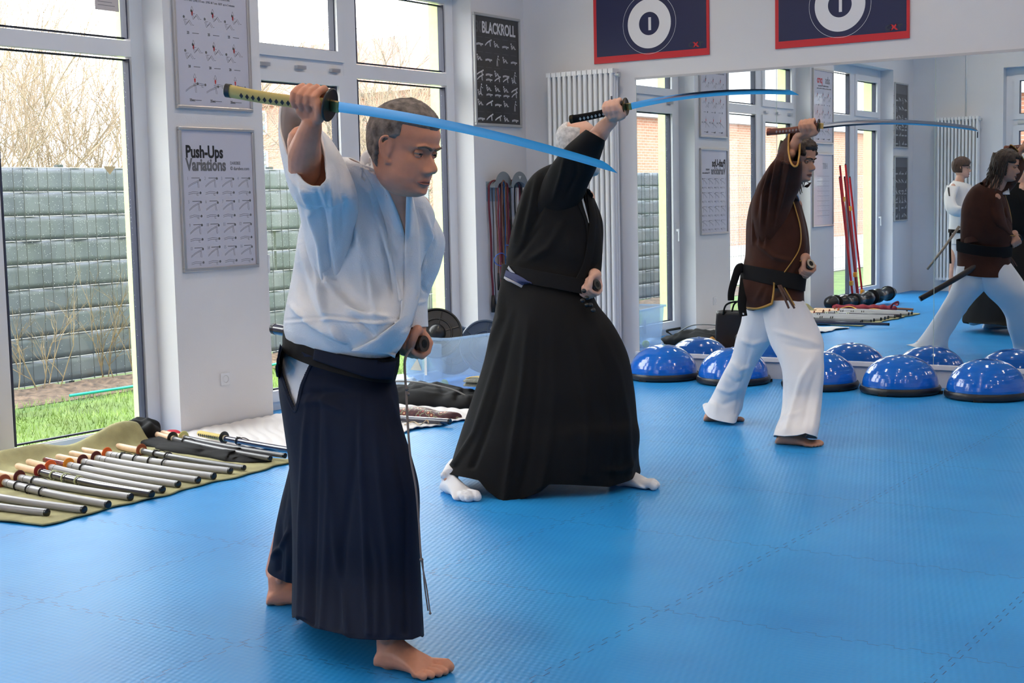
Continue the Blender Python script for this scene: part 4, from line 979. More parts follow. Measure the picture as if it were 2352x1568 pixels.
def strip(name, m, parent, bv, EA, EB, fall, off=.006, thick=.006, n=60, k=7, bulge=.003, parallel=True):
    "band of cloth lying on a surface between two image polylines"
    a = catm(np.array(EA, float), n); b = catm(np.array(EB, float), n); V = np.zeros((n, k, 3))
    dep = np.zeros((n, k))
    for i in range(n):
        for j in range(k):
            q = a[i]*(1-j/(k-1))+b[i]*(j/(k-1)); p = cast(bv, q[0], q[1], fall, off+bulge*math.sin(math.pi*j/(k-1))); dep[i, j] = (p-CAM)@FW
    for _ in range(3): dep[1:-1] = (dep[:-2]+2*dep[1:-1]+dep[2:])/4
    for i in range(n):
        for j in range(k):
            q = a[i]*(1-j/(k-1))+b[i]*(j/(k-1)); V[i, j] = at(q[0], q[1], dep[i, j])
    N = normals(V, False); 
    if ((V-CAM)*N).sum() > 0: V = V[:, ::-1].copy()
    mb = MP(); mb.grid(V); return mb.build(name, m, parent, smooth=True, solid=thick)
def frame(fwd, up=(0, 0, 1)):
    x = nrmz(fwd); y = nrmz(np.cross(up, x)); z = np.cross(x, y); return np.stack([x, y, z], 1)
# ------------------------------------------------------------------ head
def head_grid(o):
    ni, nj = 120, 150
    zs = -.120+.246*(1-np.cos(np.linspace(0.0, math.pi, ni)))/2
    pi_ = lambda xs, ys: np.interp(zs, xs, ys)
    chin = o.get('chin', 0)
    zk = [-.120, -.114, -.102, -.09, -.078, -.068, -.055, -.045, -.02, .0, .02, .05, .08, .10, .115, .122, .126]
    xf = pi_(zk, [.035, .066, .084+chin, .086+chin, .082, .086, .086, .084, .084, .079, .090, .092, .080, .062, .040, .022, .0])
    zb = [-.120, -.1, -.07, -.04, 0, .04, .07, .095, .112, .122, .126]
    xb = pi_(zb, [-.015, -.045, -.068, -.083, -.100, -.106, -.099, -.078, -.052, -.025, 0])
    jw = o.get('jaw', 0)
    zw = [-.120, -.112, -.10, -.085, -.065, -.04, -.015, .01, .04, .07, .09, .108, .120, .126]
    w = pi_(zw, [.018, .032+jw, .045+jw, .054+jw, .061+jw, .066+jw*.6, .070, .0725, .075, .070, .060, .042, .020, 0])
    def smooth(a):
        for _ in range(3): a = np.concatenate([[a[0]], (a[:-2]+2*a[1:-1]+a[2:])/4, [a[-1]]])
        return a
    xf, xb, w = smooth(xf), smooth(xb), smooth(w); xw = pi_([-.12, -.06, 0, .126], [.015, .0, -.012, -.01])
    th = 2*np.pi*np.arange(nj)/nj; V = np.zeros((ni, nj, 3)); c, s = np.cos(th), np.sin(th)
    for i, z in enumerate(zs):
        n = 2.25; cc = np.sign(c)*np.abs(c)**(2/n); ss = np.sign(s)*np.abs(s)**(2/n)
        V[i, :, 0] = xw[i]+np.where(c > 0, (xf[i]-xw[i]), (xw[i]-xb[i]))*cc; V[i, :, 1] = w[i]*ss; V[i, :, 2] = z
    x, y, z = V[..., 0], V[..., 1], V[..., 2]; fr_ = np.clip((x-.02)/.03, 0, 1)
    G = lambda y0, z0, sy, sz: np.exp(-((np.abs(y)-y0)/sy)**2-((z-z0)/sz)**2)*fr_
    ns = o.get('nose', 1)
    N = np.interp(z, [-.056, -.050, -.044, -.036, -.028, -.012, .004, .014], [0, .004, .020, .031, .0305, .019, .006, .0])*ns
    wn = np.interp(z, [-.052, -.044, -.03, .0, .012], [.014, .0155, .0125, .0075, .010])
    x += N*np.exp(-(np.abs(y)/wn)**2.6)*fr_
    x += .010*G(.0145, -.041, .0055, .007)*ns                  # nostril wings
    x -= .0115*G(.031, .003, .0155, .011)                       # eye sockets
    x += .0075*G(.027, .0190, .020, .006)+.003*G(.0, .022, .012, .008)   # brow
    x += .0045*G(.047, -.022, .016, .014)                      # cheekbone
    x += .004*G(.036, -.042, .014, .014)
    x -= .0035*G(.026, -.054, .005, .012)                      # fold beside the mouth
    x += .0052*G(.0, -.0655, .019, .0042)+.0058*G(0, -.077, .016, .0045) # lips
    x -= .0045*G(.0, -.0712, .022, .0020)-.001*G(0, -.058, .004, .006)
    x -= .0045*G(.0, -.0865, .018, .005)                       # under lip
    x += .007*G(.0, -.101, .016, .010)                         # chin
    x += o.get('bag', .0015)*G(.032, -.0125, .013, .004)
    y += np.sign(y)*.004*np.exp(-((z+.080)/.02)**2-((x-.02)/.03)**2)
    V[..., 0] = x; V[..., 1] = y
    return V
def head_parts(mb, c, R, s, o):
    "adds skull, ears and lids to mb (world); returns grid in local coordinates"
    V = head_grid(o); Wv = c+s*(V@R.T); mb.grid(Wv, wrap=True)
    mb.ngon([tuple(p) for p in Wv[0]]); mb.ngon([tuple(p) for p in Wv[-1][::-1]])
    T = lambda p: c+s*(R@np.array(p))
    for sg in (-1, 1):
        # ear: rim, plate and lobe
        rim = [(.012, .071, -.036), (.002, .077, -.030), (-.010, .084, -.012), (-.016, .088, .010), (-.010, .087, .026), (.003, .081, .030), (.012, .075, .020), (.013, .072, .006)]
        P = catm(np.array([(a, sg*b, z) for a, b, z in rim]), 22); mb.tube([tuple(T(p)) for p in P], [s*.0042]*22, 8, sph=True)
        M = R@np.array([[1, .0, 0], [0, 1, 0], [0, 0, 1]]); mb.ell(T((.0, sg*.074, .002)), s*.0155, s*.0065, s*.030, M=M)
        mb.ell(T((.004, sg*.0745, -.032)), s*.0075, s*.0045, s*.010, M=M)
        P = catm(np.array([(.006, sg*.076, -.016), (-.004, sg*.081, -.004), (-.006, sg*.083, .012), (.002, sg*.079, .019)]), 10); mb.tube([tuple(T(p)) for p in P], [s*.003]*10, 7, sph=True)
        P = [(.0868, sg*.016, .0200), (.0860, sg*.030, .0240), (.0760, sg*.046, .0195)]
        mb.tube([tuple(T(p)) for p in catm(np.array(P), 8)], s*.004, 8, sph=True)
    return V
eyew = mat('eye_white', (.30, .25, .225), .25); iris = mat('dark_iris', (.02, .018, .015), .1)
def head_extras(t, c, R, s, o):
    T = lambda p: c+s*(R@np.array(p))
    for sg in (-1, 1):
        e = MP(); e.ell(T((.0680, sg*.031, .003)), s*.0119, M=R, nu=20, nv=14); eb = e.build('eye', eyew, t, smooth=True)
        e = MP(); e.ell(T((.0766, sg*.0315, .000)), s*.0050, s*.0070, s*.0070, M=R, nu=16, nv=10); e.build('iris', iris, eb, smooth=True)
        for e0, e1 in ((math.radians(3), math.radians(85)), (math.radians(-19), math.radians(-85))):
            V = np.array([[T((.0680, sg*.031, .003)+.0132*np.array([math.cos(e)*math.cos(a), math.cos(e)*math.sin(a)*1.06, math.sin(e)])) for a in np.linspace(-1.7, 1.7, 18)] for e in np.linspace(e0, e1, 9)])
            e = MP(); e.grid(V); e.build('eyelid', o.get('skin', skin1), t, smooth=True, solid=.0012)
        if o.get('brow'):
            e = MP(); P = catm(np.array([(.0925, sg*.012, .0165), (.0940, sg*.022, .0205), (.0895, sg*.036, .0225), (.0780, sg*.048, .0185)]), 14)
            e.tube([tuple(T(p)) for p in P], list(s*np.linspace(.0050, .0022, 14)), 8, flat=.8, sph=True); e.build('eyebrow', o['brow'], t, smooth=True)
    if o.get('lip'):
        e = MP()
        for z, h_ in ((-.0675, .0030), (-.0752, .0036)):
            P = catm(np.array([(.0795, -.026, -.0714), (.0880, -.012, z-.0002), (.0908, 0, z), (.0880, .012, z-.0002), (.0795, .026, -.0714)]), 16)
            e.tube([tuple(T(p)) for p in P], [s*h_*(.25+.75*math.sin(math.pi*k/15)) for k in range(16)], 8, sph=True)
        e.build('lips', o['lip'], t, smooth=True)
def hair_cap(t, c, R, s, o, V, mask, th, m, name='hair', nz=.002, fq=90, seed=1):
    "hair as a shell grown from the scalp where mask(x,y,z) > 0"
    N = normals(V); G = V.copy()
    for i in range(V.shape[0]):
        for j in range(V.shape[1]):
            x, y, z = V[i, j]; k = mask(x, abs(y), z); k = max(-.5, min(1, k)); q = Vector((x*fq+seed, y*fq, z*fq*.35))
            f = mnoise.noise(q)+.5*mnoise.noise(q*2.5)
            G[i, j] = V[i, j]+N[i, j]*((th*k+nz*f) if k > 0 else -.006)
    mb = MP(); mb.grid(c+s*(G@R.T), wrap=True); return mb.build(name, m, t, smooth=True)
# ------------------------------------------------------------------ hands and feet
def fist(mb, O, H, U, wrist, sc=1.0, rh=.0175, thumb=True, spread=.0212, near=1, curl=150, start=-78, tipin=0):
    """a hand gripping a bar. O = bar centre under the index finger, H = direction from little finger to index, U = where the knuckles sit.
    near = +1: fingers pass over towards +(H x U)*near side"""
    H = nrmz(H); U = nrmz(U-H*(H@np.array(U))); W_ = nrmz(np.cross(H, U))*near
    P = lambda s_, ang, r: O+H*s_+(U*math.cos(math.radians(ang))+W_*math.sin(math.radians(ang)))*r
    lens = (0, .004, .002, -.004); mcps = []
    for k in range(4):
        s_ = -k*spread*sc; rr = .0098*sc*(1, 1.03, 1, .88)[k]
        angs = np.linspace(start, curl-(k == 3)*12, 7); R_ = np.linspace(rh+.022, rh+.0085, 7)+np.array([.0, .002, .004, .0, .002, 0, 0])*sc
        pts = [P(s_+.004*math.sin(i), a, r*1.0) for i, (a, r) in enumerate(zip(angs, R_))]
        rad = [rr*1.12, rr*1.08, rr*1.12, rr, rr*1.04, rr*.95, rr*.86]
        mb.tube([tuple(p) for p in pts], rad, 12, sph=True); mcps.append(pts[0])
    wr = np.array(wrist, float)
    for k in range(4):
        mid = (mcps[k]*.5+wr*.5)+(W_*-.006)
        mb.tube([tuple(mcps[k]), tuple(mid+nrmz(mcps[k]-wr)*.005), tuple(wr+H*(1.5-k)*.010)], [.0125*sc, .0135*sc, .014*sc], 12, sph=True)
    # heel of the hand between bar and wrist
    for s_ in (-.008, -.03, -.052): mb.tube([tuple(P(s_*sc, 178, rh+.012)), tuple((P(s_*sc, 178, rh+.012)+wr)/2), tuple(wr)], [.014*sc, .0165*sc, .016*sc], 12, sph=True)
    if thumb:
        th = [wr+H*.012+W_*.006, P(.004, 178, rh+.022), P(.012, 150, rh+.018), P(.010, 118, rh+.013), P(.004, 88, rh+.011)]
        mb.tube([tuple(p) for p in catm(np.array(th), 12)], list(np.interp(np.linspace(0, 4, 12), [0, 1, 2, 3, 4], np.array([.017, .0155, .0125, .0115, .0095])*sc)), 12, sph=True)
def foot(mb, heel, toe, side, ankle, sc=1.0, toes=True, tabi=False, grow=0):
    "heel, toe on the floor; side=+1: big toe on the left of the walking direction"
    heel = np.array(heel, float); toe = np.array(toe, float); X = toe-heel; Ln = np.linalg.norm(X); X /= Ln; Y = np.cross([0, 0, 1.], X)*side; Z = np.array([0, 0, 1.])
    st = [(.0, .020, .022, 0), (.03, .027, .045, 0), (.10, .032, .064, 0), (.20, .034, .078, .0), (.32, .035, .080, .001), (.45, .038, .064, .002), (.58, .045, .050, .001), (.68, .052, .036, -.001), (.735, .053, .025, -.003), (.76, .050, .016, -.004)]
    V = []; nu = 22
    for f, w_, h_, off in st:
        w_ = w_*sc+grow; h_ = h_*sc+grow; c = heel+X*(f*Ln)+Y*off
        row = []
        for j in range(nu):
            a = 2*math.pi*j/nu; y = w_*math.cos(a); z = h_*(.5+.5*math.sin(a)) if math.sin(a) > 0 else h_*.5*(1+math.sin(a)*.98)
            zz = h_*.5+h_*.5*math.copysign(abs(math.sin(a))**(.8 if math.sin(a) < 0 else 1.1), math.sin(a))
            row.append(c+Y*y*(1 if zz < h_*.6 else (.55+.45*(1-zz/h_)/.4))+Z*(zz))
        V.append(row)
    V = np.array(V); mb.grid(V, wrap=True); mb.ngon([tuple(p) for p in V[0][::-1]]); mb.ngon([tuple(p) for p in V[-1]])
    if toes:
        if tabi: T = [(.97, .028, .0170), (.93, .002, .0165), (.88, -.020, .0155), (.93, -.010, .015)]
        else: T = [(.97, .034, .0138), (.965, .0115, .0096), (.935, -.0075, .0092), (.89, -.026, .0088), (.835, -.0435, .0086)]
        for f, y, r in T:
            r = r*sc+grow*.5; a = heel+X*(.66*Ln)+Y*y*sc*.9+Z*(r*1.15); m_ = heel+X*((f-.09)*Ln)+Y*y*sc*1.02+Z*(r*1.45); b_ = heel+X*(f*Ln-r)+Y*y*sc+Z*(r*.98)
            mb.tube([tuple(a), tuple(m_), tuple(b_)], [r*1.1, r*1.0, r*1.04], 12, sph=True)
    an = np.array(ankle, float); base = heel+X*(.185*Ln)
    mb.tube([tuple(base+Z*.035), tuple(base+Z*.075*sc), tuple((base+Z*.10+an)/2), tuple(an)], [.033*sc+grow, .033*sc+grow, .034*sc+grow, .038*sc+grow], 16, sph=True)
    for s_ in (-1, 1): mb.ell(base+X*.005+Y*s_*.029*sc+Z*.080*sc, .012*sc+grow)
def limb(mb, pts, rad, n=16): mb.tube([tuple(p) for p in catm(np.array(pts), 4*len(pts))], list(np.interp(np.linspace(0, len(rad)-1, 4*len(pts)), range(len(rad)), rad)), n, sph=True)
skin1 = mat('skin_ruddy', (.64, .275, .165), .5, var=.16, vscale=14, sss=.08, bump=.15, bscale=300)
skin2 = mat('skin_pale', (.66, .38, .28), .5, var=.12, vscale=14, sss=.08)
skin3 = mat('skin_tan', (.50, .25, .165), .5, var=.12, vscale=14, sss=.08)

# ------------------------------------------------------------------ sword and scabbard
steel = mat('polished_blade', (.78, .80, .82), .10, metal=1); brass = mat('brass_collar', (.55, .38, .14), .3, metal=1)
def katana(pom, gua, tip, cat_label, wrap, gap, guardm, roll, sori=.017, bw=.031, gr=.040, capm_=None):
    pom, gua, tip = [np.array(q, float) for q in (pom, gua, tip)]; t = thing('katana', cat_label, 'sword', gua)
    X = nrmz(tip-gua); upv = nrmz(UP-X*(X@UP)); toc = nrmz(np.cross(upv, X)); toc = toc if toc@(CAM-gua) > 0 else -toc
    E = nrmz(upv*math.cos(roll)+toc*math.sin(roll)); Nn = np.cross(X, E); Lb = np.linalg.norm(tip-gua)
    # handle
    d = nrmz(pom-gua); Lh = np.linalg.norm(pom-gua); hp = [gua+d*k for k in np.linspace(.004, Lh, 8)]
    mb = MP(); k = 22; V = []
    for i, s_ in enumerate(np.linspace(.004, Lh-.006, 20)):
        c = gua+d*s_+E*(-.006*math.sin(math.pi*s_/Lh)); w_ = .0195-.0015*math.sin(math.pi*s_/Lh)
        V.append([c+E*w_*math.cos(2*math.pi*j/k)+Nn*.0125*math.sin(2*math.pi*j/k) for j in range(k)])
    V = np.array(V); mb.grid(V, wrap=True); mb.ngon([tuple(p) for p in V[0]]); mb.ngon([tuple(p) for p in V[-1][::-1]]); mb.build('handle', wrap, t, auto=50)
    mb = MP(); c0 = gua+d*(Lh-.012); c1 = gua+d*(Lh+.004); V = np.array([[c+E*r_*.0207*math.cos(a)+Nn*r_*.0142*math.sin(a) for a in np.linspace(0, 2*math.pi, 22, endpoint=False)] for c, r_ in ((c0, 1), (c1, 1), (c1+d*.003, .8))])
    mb.grid(V, wrap=True); mb.ngon([tuple(p) for p in V[-1]]); mb.build('pommel_cap', capm_ or guardm, t, auto=40)
    n_ = int((Lh-.05)/.0185)
    for q in range(n_):
        s_ = .03+q*.0185; c = gua+d*s_
        for sg in (-1, 1):
            mb = MP(); o = c+Nn*sg*.0117-E*.006*math.sin(math.pi*s_/Lh); a = .0062
            mb.add([o-d*a+Nn*sg*.0, o+E*.0085, o+d*a, o-E*.0085, o-d*a+Nn*sg*.0012, o+E*.0085+Nn*sg*.0012, o+d*a+Nn*sg*.0012, o-E*.0085+Nn*sg*.0012], [(0, 1, 2, 3), (4, 5, 6, 7), (0, 1, 5, 4), (1, 2, 6, 5), (2, 3, 7, 6), (3, 0, 4, 7)])
            mb.build('wrap_gap', gap, t)
    mb = MP(); mb.lathe([(.006, -.003), (gr*.94, -.003), (gr, -.001), (gr, .002), (gr*.94, .004), (gr*.85, .0025), (.006, .0025)], gua, 44, axis=X); mb.build('guard', guardm, t, auto=35)
    mb = MP(); mb.add([gua+X*a+E*b_*.016+Nn*c_*.0055 for a in (.003, .028) for b_, c_ in ((-1, -1), (1, -.7), (1, .7), (-1, 1))], [(0, 1, 2, 3), (7, 6, 5, 4), (0, 4, 5, 1), (1, 5, 6, 2), (2, 6, 7, 3), (3, 7, 4, 0)]); mb.build('blade_collar', brass, t, bevel=.001)
    mb = MP(); V = []; K = 60
    for i in range(K):
        f = i/(K-1); s_ = .02+(Lb-.02)*f; cur = sori*4*f*(1-f)*1.0; w_ = bw*(1-.28*f); c = gua+X*s_+E*cur
        kf = max(0, (s_-(Lb-.045))/.045); e_top = w_*.5-(w_*1.0)*(kf**1.6); shn = w_*(-.12)-(w_*.38)*kf
        th = .0034*(1-.3*f)*(1-kf*.8)
        V.append([c-E*w_*.5+Nn*th*.7, c+E*shn+Nn*th, c+E*e_top, c+E*shn-Nn*th, c-E*w_*.5-Nn*th*.7])
    V = np.array(V); mb.grid(V, wrap=True); mb.ngon([tuple(p) for p in V[0]]); mb.ngon([tuple(p) for p in V[-1]]); mb.build('blade', steel, t, auto=25)
    return t
def saya(a, b, m, lab, r=.0185, sag=.03, mouthm=None, bow_dir=(0, 0, 1)):
    a, b = np.array(a, float), np.array(b, float); t = thing('scabbard', lab, 'scabbard', a); bd = np.array(bow_dir, float)
    P = [a+(b-a)*k/24+bd*sag*4*(k/24)*(1-k/24) for k in range(25)]; mb = MP()
    mb.tube([tuple(p) for p in P], list(np.linspace(r*1.08, r*.92, 25)), 20, flat=1.25, up=(0, 0, 1)); mb.build('tube', m, t, auto=45)
    d = nrmz(P[0]-P[1]); mb = MP(); mb.tube([tuple(a-d*.012), tuple(a+d*.006)], [r*1.22, r*1.22], 20, flat=1.25, up=(0, 0, 1)); mb.build('mouth_ring', mouthm or capm, t, auto=45)
    mb = MP(); mb.tube([tuple(a+d*.003), tuple(a+d*.0068)], [r*.62, r*.62], 16, flat=1.3, up=(0, 0, 1)); mb.build('mouth_slot', pitm, t)
    d2 = nrmz(P[-1]-P[-2]); mb = MP(); mb.tube([tuple(b-d2*.015), tuple(b+d2*.004)], [r*.97, r*.9], 20, flat=1.25, up=(0, 0, 1)); mb.build('end_cap', capm, t, auto=45)
    return t
pitm = mat('slot_black', (.003, .003, .003), .9)
# ================================================================== MAN IN THE WHITE JACKET
gi = bpy.data.materials.new('white_cotton_jacket'); gi.use_nodes = True; MATS['gi'] = gi; n, l, b = nodes_of(gi)
t_ = n.new('ShaderNodeTexCoord'); nz = n.new('ShaderNodeTexNoise'); nz.inputs['Scale'].default_value = 6; nz.inputs['Detail'].default_value = 4; l.new(t_.outputs['Object'], nz.inputs['Vector'])
cr = n.new('ShaderNodeValToRGB'); l.new(nz.outputs['Fac'], cr.inputs[0]); cr.color_ramp.elements[0].color = (.71, .71, .73, 1); cr.color_ramp.elements[1].color = (.79, .785, .785, 1); l.new(cr.outputs[0], b.inputs['Base Color'])
vo = n.new('ShaderNodeTexVoronoi'); vo.inputs['Scale'].default_value = 240; l.new(t_.outputs['Object'], vo.inputs['Vector']); bp = n.new('ShaderNodeBump'); bp.inputs['Strength'].default_value = .35; bp.inputs['Distance'].default_value = .0015; l.new(vo.outputs['Distance'], bp.inputs['Height'])
n2 = n.new('ShaderNodeTexNoise'); n2.inputs['Scale'].default_value = 22; n2.inputs['Detail'].default_value = 3; l.new(t_.outputs['Object'], n2.inputs['Vector']); bp2 = n.new('ShaderNodeBump'); bp2.inputs['Strength'].default_value = .35; bp2.inputs['Distance'].default_value = .006
l.new(n2.outputs['Fac'], bp2.inputs['Height']); l.new(bp.outputs[0], bp2.inputs['Normal']); l.new(bp2.outputs[0], b.inputs['Normal']); b.inputs['Roughness'].default_value = .85; b.inputs['Sheen Weight'].default_value = .15
navy = mat('navy_cotton', (.008, .012, .027), .85, spec=.2, bump=.35, bscale=60, var=.15, vscale=5)
blackb = mat('black_belt_cotton', (.007, .007, .008), .85, spec=.2, bump=.3, bscale=300)

hd = at(929, 342, 4.12); yaw = math.radians(1); pt = math.radians(14)
f0 = np.array([math.cos(yaw)*math.cos(pt), math.sin(yaw)*math.cos(pt), -math.sin(pt)]); Rh = frame(f0, (0.03, 0.02, 1))
o1 = dict(jaw=.004, brow=mat('grey_brown_brow', (.15, .10, .075), .9), lip=mat('lip_tone', (.42, .15, .11), .5), bag=.003, nose=1.05)
HS = 1.10
heel, toe_ = hit(868, 1528, 2, 0), hit(1030, 1556, 2, 0)
P1 = thing('person', 'man in white jacket and navy hakama holding a sword level above his head', 'person', (3.75, 3.42, 0))
body = MP(); V1 = head_parts(body, hd, Rh, HS, o1)
neck0 = hd+HS*(Rh@np.array([-.015, 0, -.05])); nb = at(915, 485, 4.28)
VN = loft([((866, 385, 4.19), (938, 400, 4.15), .064), ((876, 420, 4.20), (945, 440, 4.17), .060), ((888, 460, 4.23), (950, 475, 4.21), .058), ((900, 520, 4.31), (946, 525, 4.29), .058), ((910, 570, 4.38), (940, 570, 4.36), .05)], 30, 40)
inner_shell(body, VN, 1.0); body.ell(hd+HS*(Rh@np.array([.03, 0, -.098])), .036, .040, .022, M=Rh)
# arms
wr = at(716, 287, 3.93); el = at(699, 395, 4.10); 
limb(body, [wr, at(707, 318, 3.965), at(700, 352, 4.02), el], [.029, .037, .048, .046])
O1 = at(736, 236, 3.90); H1 = at(757, 240, 3.885)-at(520, 208, 3.99)
fist(body, O1, H1, UP, wr+np.array([0, 0, .012]), sc=1.06, near=-1 if np.cross(H1, UP)@(CAM-O1) < 0 else 1)
wl_ = at(958, 752, 4.47); shL = at(965, 520, 4.45); elL = at(985, 640, 4.55)
km = at(972, 789, 4.40); ke = at(628, 755, 5.02)
Hl = nrmz(km-ke); 
fist(body, km-Hl*.022, Hl, -UP+.3*RT, wl_-np.array([0, 0, .010]), sc=1.08, rh=.020, near=1 if np.cross(Hl, -UP)@(CAM-km) > 0 else -1, thumb=True)
# legs
ankR = at(898, 1440, 4.46)
limb(body, [at(890, 1290, 4.45), ankR], [.058, .046])
foot(body, heel, toe_, 1, ankR, sc=1.24)
heelL = hit(613, 1388, 2, 0); toeL = heelL+np.array([.21, .155, 0]); ankL = at(640, 1310, 5.10)
limb(body, [at(665, 1230, 4.98), ankL], [.055, .046])
foot(body, heelL, toeL, -1, ankL, sc=1.24)
head_extras(P1, hd, Rh, HS, o1)
hairm = mat('greying_brown_hair', (.17, .14, .12), .8, var=.65, vscale=45, bump=.8, bscale=160)
def hm1(x, y, z):
    if x > .0:
        line = .064+.004*min(1, y/.03); k = (z-line)/.012           # forehead line
        if y > .050 and x < .045: k = max(k, min((z-.012-(x*.9))/.012, (.03-x)/.01))          # temple
        return k
    if x > -.03: return (z-.0)/.012 if y > .05 else (z-.05)/.01
    return (z+.058+(x+.03)*.5)/.016
hair_cap(P1, hd, Rh, HS, o1, V1, hm1, .0085, hairm, nz=.0018, fq=110)
# jacket torso
ua = [((655, 764, 4.62), (914, 800, 4.44), .15, 2.3, (790, 818, 4.33)),
      ((652, 742, 4.62), (930, 778, 4.42), .16, 2.3, (790, 790, 4.29)),
      ((659, 700, 4.60), (948, 725, 4.41), .17, 2.3, (800, 730, 4.24)),
      ((671, 640, 4.56), (958, 650, 4.40), .17, 2.3), ((680, 580, 4.52), (968, 600, 4.40), .17, 2.3), ((689, 520, 4.48), (985, 545, 4.40), .165, 2.3),
      ((708, 465, 4.44), (997, 500, 4.40), .15, 2.3), ((738, 402, 4.34), (986, 468, 4.37), .125, 2.3), ((762, 366, 4.30), (964, 442, 4.34), .105, 2.2), ((800, 362, 4.27), (938, 425, 4.30), .080, 2.0)]
VU = loft(ua, 230, 260)
fl1 = [([(760, 380), (783, 440), (790, 520), (772, 610)], 9, .012), ([(800, 395), (822, 500), (838, 620), (868, 740)], 14, .012), ([(775, 400), (800, 470), (806, 560)], 7, -.010),
       ([(700, 520), (742, 560), (757, 650), (780, 660)], 12, .014), ([(757, 640), (800, 690), (865, 720)], 16, -.014), ([(755, 655), (810, 712), (905, 735)], 10, .008),
       ([(850, 440), (878, 520), (905, 620), (925, 700)], 9, .010), ([(866, 500), (890, 600), (902, 680)], 7, -.008), ([(690, 560), (725, 650), (750, 730)], 11, .010), ([(680, 600), (700, 680), (735, 750)], 14, -.010),
       ([(665, 700), (720, 745), (780, 780)], 9, .008), ([(760, 750), (800, 790)], 9, .010), ([(830, 560), (842, 640), (850, 700)], 9, -.009), ([(800, 720), (860, 775)], 9, -.007), ([(725, 560), (738, 640), (745, 720)], 8, .010),
       ([(655, 735), (760, 725), (860, 735), (925, 730)], 4, -.003), ([(655, 742), (760, 733), (860, 744), (922, 738)], 3, .002),
       ([(970, 480), (985, 540), (985, 620)], 9, .008), ([(975, 620), (972, 680)], 9, -.012)]
fl1 = [(a, b_*.78, c_*2.1) for a, b_, c_ in fl1]; VU = nfold(VU, .010, 6, 1); VU = crease(VU, fl1)
Vpoly = [(853, 366), (868, 408), (897, 455), (930, 546), (934, 452), (940, 425), (905, 350)]
garment('jacket', VU, gi, P1, cut=[Vpoly], solid=.005)
bvU = bvh_of(VU)
# raised right sleeve
us = [((722, 720, 4.54), (790, 710, 4.50), .09, 2.2), ((709, 630, 4.48), (806, 620, 4.44), .13, 2.2), ((700, 565, 4.42), (815, 555, 4.37), .138, 2.2), ((688, 492, 4.34), (822, 480, 4.27), .130, 2.2), ((668, 432, 4.26), (812, 425, 4.18), .12, 2.2, (735, 470, 4.06)),
      ((650, 370, 4.17), (782, 375, 4.12), .12, 2.2, (722, 448, 4.00)), ((644, 345, 4.14), (757, 352, 4.08), .12, 2.2, (720, 436, 3.985)), ((646, 318, 4.12), (744, 330, 4.06), .12, 2.2, (720, 428, 3.98))]
VS = loft(us, 120, 170); VS = nfold(VS, .006, 8, 5)
VS = crease(VS, [([(695, 440), (735, 560), (748, 690)], 7, .014), ([(740, 450), (752, 560), (765, 680)], 6, -.014), ([(690, 420), (712, 470), (735, 540)], 7, .014), ([(725, 430), (738, 480), (760, 560)], 6, -.008), ([(750, 400), (762, 470), (766, 560)], 7, .010), ([(660, 400), (690, 460), (705, 520)], 7, .009), ([(775, 385), (790, 460), (785, 540)], 7, -.008), ([(735, 420), (752, 500), (760, 590)], 5, .009)])
garment('sleeve', VS, gi, P1, solid=.006)
ul = [((900, 455, 4.46), (982, 470, 4.42), .05), ((930, 490, 4.44), (1006, 512, 4.44), .07), ((940, 540, 4.44), (1021, 556, 4.47), .085, 2.0), ((942, 600, 4.46), (1011, 610, 4.50), .085), ((938, 655, 4.47), (994, 652, 4.52), .075), ((936, 690, 4.47), (982, 688, 4.52), .06), ((935, 725, 4.46), (981, 722, 4.50), .05), ((933, 752, 4.45), (982, 750, 4.49), .045)]
VL = loft(ul, 110, 110); VL = nfold(VL, .006, 9, 9)
VL = crease(VL, [([(965, 520), (962, 600), (970, 650)], 7, -.012), ([(990, 510), (1000, 560)], 7, .008), ([(975, 600), (960, 650)], 6, .010), ([(960, 640), (978, 672)], 5, -.010), ([(945, 700), (980, 690)], 5, .006)])
garment('sleeve', VL, gi, P1, solid=.005)
bvN = bvh_of(VU, VN); bv2 = bvh_of(VU, VL, VN)
strip('lapel', gi, P1, bvN, [(829, 379), (841, 404), (861, 444), (886, 517), (902, 605), (915, 690)], [(852, 360), (868, 408), (898, 455), (932, 548), (938, 605), (935, 690)], 4.30, .006, .009, bulge=.004)
strip('lapel', gi, P1, bv2, [(933, 446), (930, 547), (929, 635), (922, 720), (895, 752), (850, 785), (806, 806)], [(948, 450), (962, 520), (966, 585), (966, 660), (954, 722), (935, 775), (908, 815)], 4.28, .016, .010, bulge=.004, n=80)
mb = MP(); P = catm(np.array([at(836, 392, 4.22), at(832, 372, 4.26), at(852, 356, 4.32), at(880, 356, 4.38), at(915, 400, 4.40), at(940, 445, 4.32)]), 30)
V = np.array([[p+UP*dz+nrmz(p-nb)*dx for dz, dx in ((-.03, .012), (-.03, -.004), (.012, -.010), (.018, -.002), (.012, .008))] for p in P]); mb.grid(V, wrap=True); mb.build('collar', gi, P1, smooth=True)
